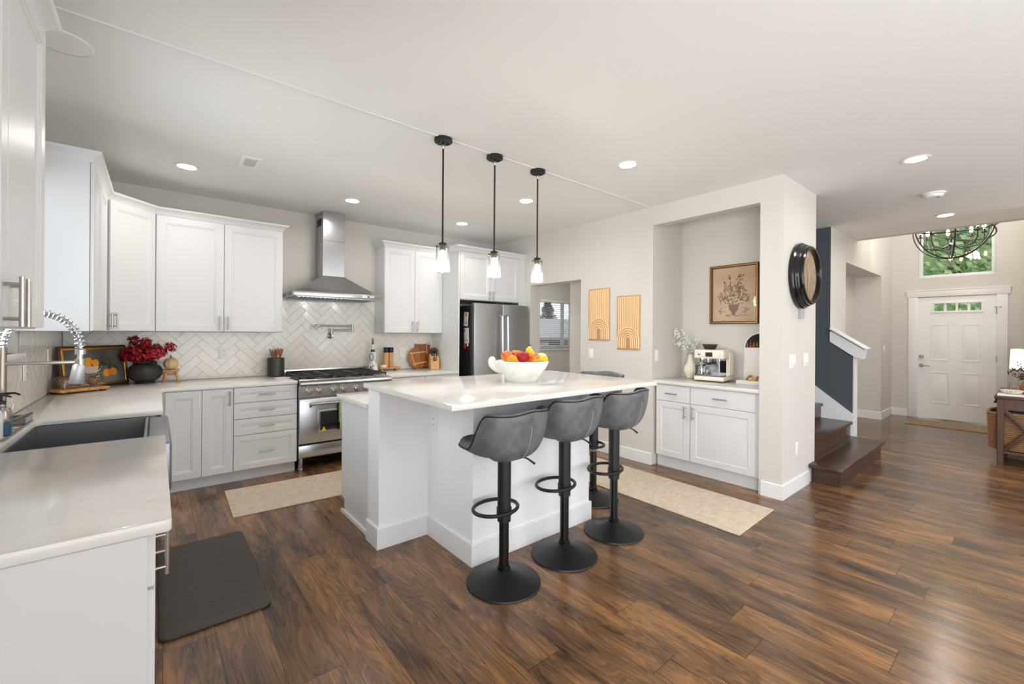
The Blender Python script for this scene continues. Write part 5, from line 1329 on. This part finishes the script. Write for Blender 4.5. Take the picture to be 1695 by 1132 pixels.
# wall clock
cxk, czk, Rk = 4.447, 1.908, .292
u = thing('wall_clock', 'large round black wall clock with aged tan face', 'clock', (cxk, YC, czk))
MKk = Matrix.Translation((cxk, YC - .001, czk)) @ Matrix.Rotation(radians(90), 4, 'X')
g = G(); g.lathe([(.255, .0), (Rk - .012, 0), (Rk, .012), (Rk, .03), (Rk - .012, .04), (Rk - .014, .05), (Rk - .022, .056), (Rk - .022, .066), (Rk - .032, .074), (Rk - .034, .092), (Rk - .044, .102), (Rk - .060, .102), (Rk - .068, .092), (Rk - .068, .06)], (0, 0, 0), 72, MKk, cap=False); g.obj('case', M_blackgloss, u)
g = G(); g.lathe([(0, .062), (.235, .062), (.235, .0), (0, 0)], (0, 0, 0), 64, MKk); g.obj('face', M_clockface, u)
g = G()
for hnum, s_ in enumerate(('XII', 'I', 'II', 'III', 'IIII', 'V', 'VI', 'VII', 'VIII', 'IX', 'X', 'XI')):
    an_ = radians(90 - 30 * hnum); M = MKk @ Matrix.Rotation(an_ - pi / 2, 4, 'Z') @ Matrix.Translation((0, .165, .0625))
    ws = {'I': .012, 'V': .028, 'X': .028}; tot = sum(ws[c_] for c_ in s_); x = -tot / 2
    for c_ in s_:
        wch = ws[c_]; cx = x + wch / 2; x += wch
        if c_ == 'I': strokes = [(cx, 0, cx, .05)]
        elif c_ == 'V': strokes = [(cx - .010, .05, cx, 0), (cx + .010, .05, cx, 0)]
        else: strokes = [(cx - .010, .05, cx + .010, 0), (cx + .010, .05, cx - .010, 0)]
        for (x0, y0, x1, y1) in strokes:
            L_ = hypot(x1 - x0, y1 - y0); px_2, py_2 = -(y1 - y0) / L_ * .0028, (x1 - x0) / L_ * .0028
            g.poly([M @ Vector(p) for p in ((x0 - px_2, y0 - py_2, 0), (x1 - px_2, y1 - py_2, 0), (x1 + px_2, y1 + py_2, 0), (x0 + px_2, y0 + py_2, 0))])
g.obj('numerals', M_numeral, u)
for nm, an_, L_, wd in (('hour_hand', 105, .11, .007), ('minute_hand', 265, .165, .0055)):
    g = G(); M = MKk @ Matrix.Rotation(radians(an_ - 90), 4, 'Z') @ Matrix.Translation((0, 0, .066 if nm[0] == 'h' else .069))
    g.prism([(-wd, -.03), (wd, -.03), (wd * .8, L_ * .8), (0, L_), (-wd * .8, L_ * .8)], 0, .0015, 0, M); g.obj(nm, M_numeral, u)
g = G(); g.lathe([(.012, .064), (.012, .073), (0, .074)], (0, 0, 0), 16, MKk); g.obj('hand_hub', M_numeral, u)
g = G(); g.lathe([(0, .083), (.223, .083)], (0, 0, 0), 48, MKk, cap=False); g.obj('glazing', M_glass, u)

# ------------------------------------------------------------------ niche counter items
u = thing('coffee_machine', 'cream espresso machine with black screen on the niche counter', 'coffee machine', (4.44, 2.115, Z), radians(6))
MQ = ROOTM[u] @ Matrix.Rotation(-pi / 2, 4, 'Z')   # local front = -y -> world -x
# local x: width (left in the photo = +y world => -x local?), front y=-.15
wq = .146
g = G(); g.box(-wq, wq, -.135, .16, .012, .055, .010, 3, mtx=MQ); g.obj('base', M_cream, u)
g = G(); g.box(-wq, wq, -.135, .16, .235, .325, .014, 3, mtx=MQ); hd = g.obj('head', M_cream, u)
g = G(); g.box(-wq, wq, .03, .16, .0555, .2345, .003, 1, mtx=MQ); g.obj('back_panel', M_steel, u)
for sx in (1,):
    g = G(); g.box(sx * wq - .014, sx * wq, -.02, .0295, .0555, .2345, .003, 1, mtx=MQ); g.box(sx * wq - .002, sx * wq + .012, .0, .15, .06, .30, .008, 2, mtx=MQ); g.obj('side_cover', M_cream, u)
g = G(); g.box(-.030, .038, -.1375, -.1345, .255, .300, .003, 1, mtx=MQ); g.obj('screen', M_blackgloss, hd)
g = G(); g.lathe([(.015, 0), (.015, .004), (.011, .005), (0, .005)], (0, 0, 0), 20, MQ @ Matrix.Translation((-.093, -.135, .283)) @ Matrix.Rotation(radians(90), 4, 'X')); g.obj('dial', M_chrome, hd)
g = G(); g.box(-wq + .02, wq - .02, -.128, .02, .0552, .068, .003, 1, mtx=MQ); g.obj('drip_tray', M_steeld, u)
for x, L_ in ((-.035, .12), (-.095, .0)):
    g = G(); g.lathe([(.033, .195), (.036, .205), (.036, .2345)][::-1], (0, 0, 0), 20, MQ @ Matrix.Translation((x, -.06, 0))); g.obj('group_head', M_chrome, u)
g = G(); g.lathe([(.034, .17), (.036, .175), (.036, .195), (0, .195)], (0, 0, 0), 20, MQ @ Matrix.Translation((-.035, -.06, 0)));
g.cyl(MQ @ Vector((-.035, -.09, .182)), MQ @ Vector((-.02, -.20, .172)), .011); g.obj('portafilter', M_black, u)
g = G(); g.cyl(MQ @ Vector((.085, -.08, .235)), MQ @ Vector((.095, -.10, .10)), .0055); g.lathe([(.012, 0), (.012, .02)], (0, 0, 0), 14, MQ @ Matrix.Translation((.085, -.08, .212))); g.obj('steam_wand', M_chrome, u)
g = G(); g.box(.055, wq - .018, .024, .030, .09, .215, .002, 1, mtx=MQ); g.obj('dark_panel', M_blackgloss, u)
g = G(); g.lathe([(.05, .326), (.058, .338), (.074, .372), (.076, .378), (.05, .381), (0, .381)], (0, 0, 0), 28, MQ @ Matrix.Translation((-.045, .03, 0))); g.obj('bean_hopper', mat('smoked_plastic', srgb(62, 46, 40), .15), u)
g = G(); [g.cyl(MQ @ Vector((sx * .11, sy + .01, 0)), MQ @ Vector((sx * .11, sy + .01, .0125)), .014, seg=12) for sx in (-1, 1) for sy in (-.11, .11)]; g.obj('feet', M_black, u)
g = G(); pz = Z + .0692 - Z
o_ = MQ @ Vector((-.095, -.07, .0685)); g.lathe([(0, 0), (.03, 0), (.032, .006), (.028, .05), (.026, .075), (.03, .082), (.027, .082), (.024, .075), (.026, .05), (.028, .008), (0, .006)], (0, 0, 0), 24); o = g.obj('milk_jug', M_chrome); o.location = o_; tag(o, 'small steel milk jug standing on the coffee machine drip tray', 'jug')
g = G(); g.lathe([(0, 0), (.022, 0), (.026, .05), (.024, .05), (.021, .004), (0, .003)], (0, 0, 0), 20); o = g.obj('espresso_cup', M_glass); o.location = MQ @ Vector((-.035, -.075, .0685)); tag(o, 'little glass cup under the coffee machine spout', 'cup')
# vase with white blossom
wx, wy = 4.545, 2.415
u = thing('ribbed_vase', 'cream ribbed teardrop vase left of the coffee machine', 'vase', (wx, wy, Z))
g = G(); rows = []
for r, z in ((.0, .0), (.036, 0), (.040, .01), (.062, .05), (.073, .085), (.066, .125), (.042, .165), (.028, .20), (.025, .24), (.027, .262), (.022, .262), (.020, .24)):
    rows.append([(wx + r * (1 + .035 * cos(16 * q)) * cos(q), wy + r * (1 + .035 * cos(16 * q)) * sin(q), Z + z) for q in [2 * pi * i / 96 for i in range(96)]])
g.grid(rows, True); bmesh.ops.remove_doubles(g.bm, verts=g.bm.verts, dist=.0002); g.obj('body', M_cream, u, sharp=80)
u = thing('white_blossom', 'sprays of small white blossom standing in the cream ribbed vase', 'flowers', (wx, wy, Z + .2))
rnd = random.Random(5); c1 = Vector((wx, wy, Z)); vd = away * -1
sprays = [([(0, .20), (.03, .30), (.10, .40), (.155, .48), (.165, .525)]), ([(0, .20), (.01, .30), (.035, .40), (.06, .47), (.085, .505)]), ([(0, .20), (-.02, .28), (-.035, .35), (-.06, .40), (-.08, .415)]), ([(0, .2), (.04, .28), (.085, .335), (.135, .37), (.16, .39)])]
for sp_ in sprays:
    P = [c1 + left * a + away * (.01 * k) * 0 + Vector((0, 0, h_)) for k, (a, h_) in enumerate(sp_)]
    g = G(); g.tube(P, [.0022, .002, .0018, .0015, .001], 5); st = g.obj('stem', M_stem, u)
    g = G()
    for k in range(int(46)):
        t_ = .28 + .72 * rnd.random(); i0 = min(3, int(t_ * 4)); p = P[i0].lerp(P[i0 + 1], t_ * 4 - i0)
        petals(g, p + Vector((rnd.gauss(0, .012), rnd.gauss(0, .012), rnd.gauss(0, .010))), .009, 8, .0075, rnd)
    g.obj('blossom', M_petal, u)
gx2, gy2 = 4.50, 2.30
g = G(); g.lathe([(0, 0), (.034, 0), (.035, .004), (.034, .14), (.036, .148), (.033, .148), (.031, .14), (.031, .008), (0, .006)], (gx2, gy2, Z), 28); o = g.obj('green_tumbler', mat('dark_green_glass', srgb(70, 96, 74), .12)); tag(o, 'tall ribbed green glass tumbler between the vase and coffee machine', 'tumbler')
# arched board in the niche corner
u = thing('arched_board', 'white arched board with a dark half moon of figures leaning in the niche corner', 'wall decor', (XN - .02, 1.735, Z))
MA = T(XN - .035, 1.735, Z, FNX) @ Matrix.Rotation(radians(-3), 4, 'X') @ Matrix(((1, 0, 0, 0), (0, 0, 1, 0), (0, 1, 0, 0), (0, 0, 0, 1)))
ra = .152
g = G(); g.prism([(-ra, 0), (ra, 0), (ra, .35)] + [(ra * cos(radians(q)), .35 + ra * sin(radians(q))) for q in range(10, 180, 10)] + [(-ra, .35)], 0, .014, .002, MA); g.obj('board', M_white, u)
g = G(); g.prism([(ra * .93, .352)] + [(ra * .93 * cos(radians(q)), .352 + ra * .93 * sin(radians(q))) for q in range(10, 180, 10)] + [(-ra * .93, .352)], -.003, -.0003, 0, MA); hm = g.obj('half_moon', M_darkgap, u)
rnd = random.Random(2); g = G()
for k in range(9):
    x = -.12 + k * .03; top = min(.09, .75 * sqrt(max(0, .0196 - x * x)) + .0); hgt_ = top * rnd.uniform(.6, 1)
    if hgt_ < .015: continue
    g.prism([(x - .009, .354), (x + .009, .354), (x + .008, .354 + hgt_ * .6), (x + .003, .354 + hgt_ * .7), (x + .003, .354 + hgt_), (x - .003, .354 + hgt_), (x - .003, .354 + hgt_ * .7), (x - .008, .354 + hgt_ * .6)], -.006, -.0035, 0, MA)
g.obj('figures', leafmat('amber_brown', srgb(190, 110, 60), srgb(70, 34, 24), 40), hm)
t = thing('marble_tray', 'flat white marble block at the right end of the niche counter', 'tray', (4.45, 1.69, Z))
g = G(); g.box(4.37, 4.52, 1.56, 1.86, Z, Z + .038, .003, 2); g.obj('block', M_quartz, t)
g = G(); P = [(4.44 + .03 * cos(2 * q) * .8, 1.73 + .05 * sin(q), Z + .06 + .018 * sin(3 * q)) for q in [2 * pi * i / 48 for i in range(48)]]; g.tube(P, .011, 8, True); g.box(4.42, 4.46, 1.70, 1.76, Z + .0385, Z + .05, .003); tag(g.obj('knot_ornament', M_goldbright), 'small gold knot ornament on the white marble block', 'ornament')

# ------------------------------------------------------------------ stairs
u = thing('staircase', 'dark stained wooden stairs rising beside the column', 'stairs', (5.6, 1.4, 0))
rs, tr_ = .178, .298; SX0_, SX1_ = XC2 + .002, XST - .004
g = G(); g.box(4.785, 6.39, 1.117, YC - .016, 0, rs - .036); g.box(SX0_, SX1_, YC - .016, 1.42, 0, rs - .036); g.obj('bottom_riser', M_stair, u)
g = G(); g.box(4.715, 6.43, 1.088, YC - .002, rs - .035, rs, .006); g.box(SX0_, XST - .004, YC - .002, 1.41, rs - .035, rs, .002, 1); g.obj('bottom_tread', M_stair, u)
for k in range(1, 9):
    y0 = 1.408 + (k - 1) * tr_
    g = G(); g.box(SX0_, SX1_, y0, y0 + .02, rs * k + .0005, rs * (k + 1) - .0355); g.obj('riser', M_stair, u)
    g = G(); g.box(SX0_, SX1_ - .02, y0 - .025, y0 + tr_ + .0, rs * (k + 1) - .035, rs * (k + 1), .005, 2); g.obj('tread', M_stair, u)
# white skirt, newel and sloped cap of the stair wall
g = G(); sl_ = .70
g.prism([(1.376, rs + .001), (1.432, rs + .001), (1.432, .16 + .10), (1.80, .36), (1.9, .55), (4.3, 2.2), (4.3, 2.9), (1.77, .745), (1.40, .452), (1.376, .43)], XST - .016, XST - .0005, 0, Mx); g.box(XST - .0, XST + .135, 1.376, 1.389, 0.0, 1.13)
struct(g.obj('trim_3', M_trim))
g = G(); ca_ = math.atan2(1.30 - 1.115, YF - 1.39)
g.prism([(1.30, 1.105), (1.36, 1.150 - .035), (YF - .001, 1.305), (YF - .001, 1.425), (1.60, 1.43), (1.30, 1.225), (1.285, 1.195)], XST - .02, XST + .14, .0, Mx)
g.prism([(1.262, 1.215), (1.60, 1.445), (YF - .001, 1.455), (YF - .001, 1.475), (1.60, 1.466), (1.25, 1.228)], XST - .045, XST + .165, .003, Mx)
struct(g.obj('trim_4', M_trim))

# ------------------------------------------------------------------ foyer chandelier
chx, chy = 8.50, .748
u = thing('orb_chandelier', 'black iron orb chandelier with candle bulbs hanging in the foyer', 'chandelier', (chx, chy, 2.9))
zc, Rr = 2.905, .44
for k, (tx, ty, rz_) in enumerate(((90, 0, 10), (90, 0, 70), (90, 0, 130), (24, 0, 40), (-20, 0, 100))):
    M = Matrix.Translation((chx, chy, zc)) @ Matrix.Rotation(radians(rz_), 4, 'Z') @ Matrix.Rotation(radians(tx), 4, 'X')
    g = G(); g.tube([M @ Vector((Rr * cos(2 * pi * i / 64), Rr * sin(2 * pi * i / 64), 0)) for i in range(64)], .0085, 6, True); g.obj('orb_ring', M_black, u)
g = G(); g.cyl((chx, chy, 2.64), (chx, chy, ZF - .05), .008, seg=10); g.lathe([(0, -.02), (.03, -.015), (.045, 0), (.03, .02), (0, .03)], (chx, chy, 2.65), 20); g.lathe([(0, -.06), (.07, -.05), (.07, 0), (0, 0)], (chx, chy, ZF - .0005), 24); g.obj('stem', M_black, u)
g = G(); g.cyl((chx, chy, 2.63), (chx, chy, 2.42), .003, seg=6); g.tube([(chx + .03 * cos(2 * pi * i / 20), chy, 2.39 + .03 * sin(2 * pi * i / 20)) for i in range(20)], .004, 6, True); g.ball((chx, chy, 2.385), .02, seg=12, rings=8); g.obj('finial', M_nickel, u)
for k in range(8):
    a = 2 * pi * k / 8 + .2; r = .31; ex_, ey_ = chx + r * cos(a), chy + r * sin(a)
    g = G(); g.tube([(chx + .02 * cos(a), chy + .02 * sin(a), 2.65), (chx + .14 * cos(a), chy + .14 * sin(a), 2.60), (chx + .27 * cos(a), chy + .27 * sin(a), 2.62), (ex_, ey_, 2.70), (ex_, ey_, 2.78)], .007, 6); arm = g.obj('arm', M_black, u)
    g = G(); g.lathe([(.0, 0), (.028, .003), (.03, .010), (.013, .012), (.013, .055), (0, .055)], (ex_, ey_, 2.775), 14); g.obj('candle_cup', M_black, arm)
    g = G(); g.lathe([(0, 0), (.012, .004), (.022, .035), (.018, .06), (.008, .085), (0, .095)], (ex_, ey_, 2.831), 14); g.obj('bulb', M_amber, arm)
point('chandelier_glow', (chx, chy, 2.9), 16, (1, .93, .84), .08)

# ------------------------------------------------------------------ console table by the foyer wall
u = thing('console_table', 'dark rustic wood console table with X braces at the foyer edge', 'table', (7.6, .05, 0))
tx0, tx1, ty0, ty1, tz = 7.06, 8.25, -.185, .262, .74
g = G(); g.box(tx0 - .025, tx1 + .025, ty0 - .0, ty1 + .02, tz - .035, tz, .004); g.obj('top', M_rustic, u)
for x in (tx0, tx1 - .05):
    for y in (ty0, ty1 - .05): g = G(); g.box(x, x + .05, y, y + .05, 0, tz - .0355, .003, 1); g.obj('leg', M_rustic, u)
g = G(); g.box(tx0 + .012, tx0 + .038, ty0 + .05, ty1 - .05, tz - .15, tz - .036); g.box(tx1 - .038, tx1 - .012, ty0 + .05, ty1 - .05, tz - .15, tz - .036); g.box(tx0 + .05, tx1 - .05, ty0 + .01, ty0 + .03, tz - .15, tz - .036); g.obj('apron', M_rustic, u)
for i in range(2):
    xa, xb = tx0 + .055 + i * .545, tx0 + .055 + i * .545 + .535
    g = G(); g.box(xa, xb, ty1 - .03, ty1 - .008, tz - .15, tz - .037, .003, 1); dw = g.obj('drawer', M_rustic, u)
    for q in (.15, .385): g = G(); g.cyl((xa + q, ty1 - .008, tz - .09), (xa + q, ty1 + .014, tz - .09), .006, seg=10); g.ball((xa + q, ty1 + .022, tz - .09), .013, seg=12, rings=8); g.obj('knob', M_black, dw)
g = G(); g.box(tx0 + .01, tx1 - .01, ty0 + .01, ty1 - .01, .118, .142, .002, 1); g.obj('lower_shelf', M_rustic, u)
for x in (tx0 + .014, tx1 - .036):
    for s_ in (0, 1):
        a_, b_ = ((ty0 + .05, .145), (ty1 - .05, tz - .152)) if s_ == 0 else ((ty0 + .05, tz - .152), (ty1 - .05, .145))
        g = G(); g.prism(chord(a_, b_, .02), x + s_ * .003, x + .02 + s_ * .003, .002, Mx); g.obj('cross_brace', M_rustic, u)
# basket on the lower shelf, pulled forward
def basket(label, x0, x1, y0, y1, z0, z1):
    t = thing('wicker_basket', label, 'basket', ((x0 + x1) / 2, (y0 + y1) / 2, z0))
    cx, cy, a, b_ = (x0 + x1) / 2, (y0 + y1) / 2, (x1 - x0) / 2, (y1 - y0) / 2
    g = G(); n_ = 96
    def pt(q, k, z, rr_=0):
        ca, sa = cos(q), sin(q); e = .35; s_ = .93 + .07 * (z - z0) / (z1 - z0)
        return Vector((cx + (a * s_ + rr_) * (abs(ca) ** e) * (1 if ca > 0 else -1), cy + (b_ * s_ + rr_) * (abs(sa) ** e) * (1 if sa > 0 else -1), z))
    nr = int((z1 - z0) / .022)
    for r in range(nr):
        z = z0 + .011 + r * (z1 - z0 - .02) / nr
        g.tube([pt(2 * pi * i / n_, r, z, .004 * (1 if (i + r) % 2 else -1)) for i in range(n_)], .0105, 6, True)
    g.obj('weave', M_wicker, t)
    g = G(); g.tube([pt(2 * pi * i / n_, 0, z1 - .008) for i in range(n_)], .015, 8, True); g.obj('rim', M_wicker, t)
    g = G(); g.box(x0 + .03, x1 - .03, y0 + .03, y1 - .03, z0, z0 + .01); g.obj('bottom', M_wicker, t)
basket('woven wicker basket on the lower shelf of the console table', 7.13, 7.62, -.10, .335, .1425, .545)
g = G(); rnd = random.Random(4); rows = []
for i in range(9): rows.append([(7.18 + .048 * i, -.05 + .04 * j, .535 + .035 * sin(i * .9) * cos(j * .8) + .02) for j in range(9)])
g.grid(rows); o = g.obj('throw_blanket', mat('grey_throw', srgb(104, 104, 106), .9)); sd = o.modifiers.new('s', 'SOLIDIFY'); sd.thickness = .03; sd.offset = 1; tag(o, 'folded grey throw lying on top of the wicker basket', 'blanket')
# lamp, vase with berries, shell bowl, books, glass
u = thing('table_lamp', 'table lamp with glowing cream shade on the console table', 'lamp', (7.95, .035, tz))
g = G(); g.lathe([(0, 0), (.06, 0), (.065, .01), (.03, .02), (.05, .06), (.06, .13), (.04, .20), (.012, .23), (.012, .37)], (7.95, .035, tz + .0005), 28); g.obj('base', M_ceram, u)
g = G(); g.lathe([(.165, .256), (.155, .49), (.152, .49), (.162, .256)], (7.95, .035, tz), 40, cap=False); g.obj('lamp_shade', M_shade, u)
point('table_lamp_glow', (7.95, .035, tz + .38), 4, (1, .8, .55), .06)
u = thing('berry_vase', 'round woven vase on the console table holding dark berry branches', 'vase', (7.28, .03, tz))
g = G(); vx2, vy2 = 7.30, .02
for k in range(12):
    z = tz + .012 + k * .0125; r = .045 + .04 * sin(pi * (k + 1.5) / 14); g.tube([(vx2 + r * cos(2 * pi * i / 32), vy2 + r * sin(2 * pi * i / 32), z) for i in range(32)], .0085, 6, True)
g.lathe([(0, 0), (.055, 0), (.08, .06), (.075, .11), (.05, .155)], (vx2, vy2, tz + .0005), 24, cap=False); g.obj('body', M_wicker, u)
u = thing('berry_branches', 'dark berry branches reaching out of the woven vase', 'branches', (vx2, vy2, tz + .15))
rnd = random.Random(9)
for (dx, dy, dz) in ((-.02, .17, .20), (.0, .10, .28), (-.03, .0, .33), (.04, -.08, .30), (-.02, .13, .235)):
    p0 = Vector((vx2, vy2, tz + .05)); p1 = p0 + Vector((dx, dy, dz)); mid = p0.lerp(p1, .5) + Vector((0, -dy * .2, .05)); P = [p0.lerp(mid, t_).lerp(mid.lerp(p1, t_), t_) for t_ in [i / 10 for i in range(11)]]
    g = G(); g.tube(P, .002, 5); g.obj('twig', M_brown, u)
    g = G()
    for q in range(26): k = rnd.randint(5, 10); g.ball(P[k] + Vector((rnd.gauss(0, .012), rnd.gauss(0, .012), rnd.gauss(0, .012))), .0065, seg=8, rings=6)
    g.obj('berries', M_berry, u)
o_ = thing('coffee_table_book', 'white book lying at the edge of the console table under the shell bowl', 'book', (7.14, .17, tz), 0)
g = G(); g.box(7.06, 7.20, .06, .262, tz + .0005, tz + .022, .002, 1); g.obj('cover', M_white, o_)
u = thing('shell_bowl', 'fluted cream shell bowl on the white book', 'bowl', (7.13, .16, tz + .022))
g = G(); rows = []
for r, z in ((.02, 0), (.045, .004), (.075, .022), (.088, .042), (.084, .042), (.07, .024), (.04, .008), (.0, .006)):
    rows.append([(7.13 + r * (1 + .05 * cos(18 * q) * (r > .03)) * cos(q) * .78, .16 + r * (1 + .05 * cos(18 * q) * (r > .03)) * sin(q), tz + .0225 + z) for q in [2 * pi * i / 108 for i in range(108)]])
g.grid(rows, True); g.obj('bowl', M_cream, u, sharp=80)
g = G(); g.lathe([(0, 0), (.04, 0), (.04, .13), (.037, .13), (.037, .006), (0, .006)], (7.42, .15, tz + .0005), 28); tag(g.obj('glass_cylinder', M_glass), 'clear glass cylinder behind the shell bowl on the console table', 'glass vase')

# ------------------------------------------------------------------ outside: trees by the entrance, house and fir beyond the dining room
g = G(); g.box(10.35, 30, -14, 16, -.35, -.25); g.box(-2, 30, 9.6, 40, -.35, -.25); struct(g.obj('ground_outside', M_lawn))
def tree(label, x, y, h, R, n, s_, m, seed, z0=1.0, group=None):
    t = thing('tree', label, 'tree', (x, y, -.25), 0, group); r_ = random.Random(seed)
    g = G(); g.tube([(x, y, -.25), (x + .05, y, h * .4), (x, y + .05, h * .9)], [.16, .12, .04], 8); g.obj('trunk', M_brown, t)
    g = G(); lobes = [(Vector((x + r_.uniform(-.6, .6) * R, y + r_.uniform(-.8, .8) * R, z0 + (h - z0) * r_.random())), R * r_.uniform(.35, .6)) for _ in range(26)]
    for k in range(n):
        c_, rr_ = lobes[k % len(lobes)]; dv = Vector((r_.gauss(0, 1), r_.gauss(0, 1), r_.gauss(0, 1))).normalized(); p = c_ + dv * rr_ * r_.uniform(.5, 1)
        a_ = (dv + Vector((r_.uniform(-1, 1), r_.uniform(-1, 1), r_.uniform(-1, 1)))).normalized(); t1 = a_.orthogonal().normalized(); t2 = a_.cross(t1); w_ = s_ * r_.uniform(.6, 1.3)
        g.poly([p - t1 * w_, p - t2 * w_ * .45, p + t1 * w_, p + t2 * w_ * .45])
    g.obj('foliage', m, t); return t
tree('leafy green tree filling the window above the front door', 13.6, 1.15, 6.0, 1.7, 9000, .10, M_leaf, 1, .6)
tree('large leafy tree farther back behind the entrance tree', 20.5, 1.9, 9.0, 3.0, 9000, .2, M_leaf, 2, 1.0)
u = thing('fir_tree', 'dark fir tree beyond the dining room window', 'tree', (12.6, 14.5, -.25)); r_ = random.Random(8)
fx_, fy_ = 14.2, 14.6
g = G(); g.cyl((fx_, fy_, -.25), (fx_, fy_, 3.0), .12, .03, 8); g.obj('trunk', M_brown, u)
g = G()
for k in range(5200):
    f_ = r_.random() ** .8; z = 1.1 + 2.1 * f_; rad = .95 * (1 - f_) * (.7 + .3 * abs(sin(z * 9))); a = r_.uniform(0, 6.28); q = rad * r_.uniform(.3, 1); p = Vector((fx_ + q * cos(a), fy_ + q * sin(a), z - q * .25)); e1 = Vector((cos(a), sin(a), -.2)); t2 = Vector((-sin(a), cos(a), r_.uniform(-.3, .3))); w_ = .09
    g.poly([p - t2 * w_ * .4, p + e1 * w_, p + t2 * w_ * .4, p - e1 * w_ * .3])
g.obj('foliage', M_fir, u)
u = thing('neighbour_house', 'grey roofed dark house beyond the dining room window', 'house', (11.5, 12.0, -.25))
g = G(); g.box(8.6, 16.5, 12.0, 13.4, -.25, 1.22); g.obj('wall', M_siding, u)
g = G(); g.prism([(11.7, 1.22), (13.8, 2.05), (13.8, 2.0), (11.7, 1.13)], 8.3, 16.8, 0, Mx); g.obj('roof', M_roof, u)
g = G(); [g.box(9.0 + i * 1.3, 9.8 + i * 1.3, 11.97, 11.999, .5, 1.05) for i in range(1)]; g.obj('window', M_trim, u)
g = G(); g.box(10.9, 11.7, 11.97, 11.999, .55, 1.05); g.obj('window', M_trim, u)
g = G()
for i in range(60): g.box(6.5 + i * .13, 6.622 + i * .13, 10.2, 10.225, -.25, .93 + .0 * i)
tag(g.obj('garden_fence', M_fence), 'reddish wooden fence beyond the dining room window', 'fence')
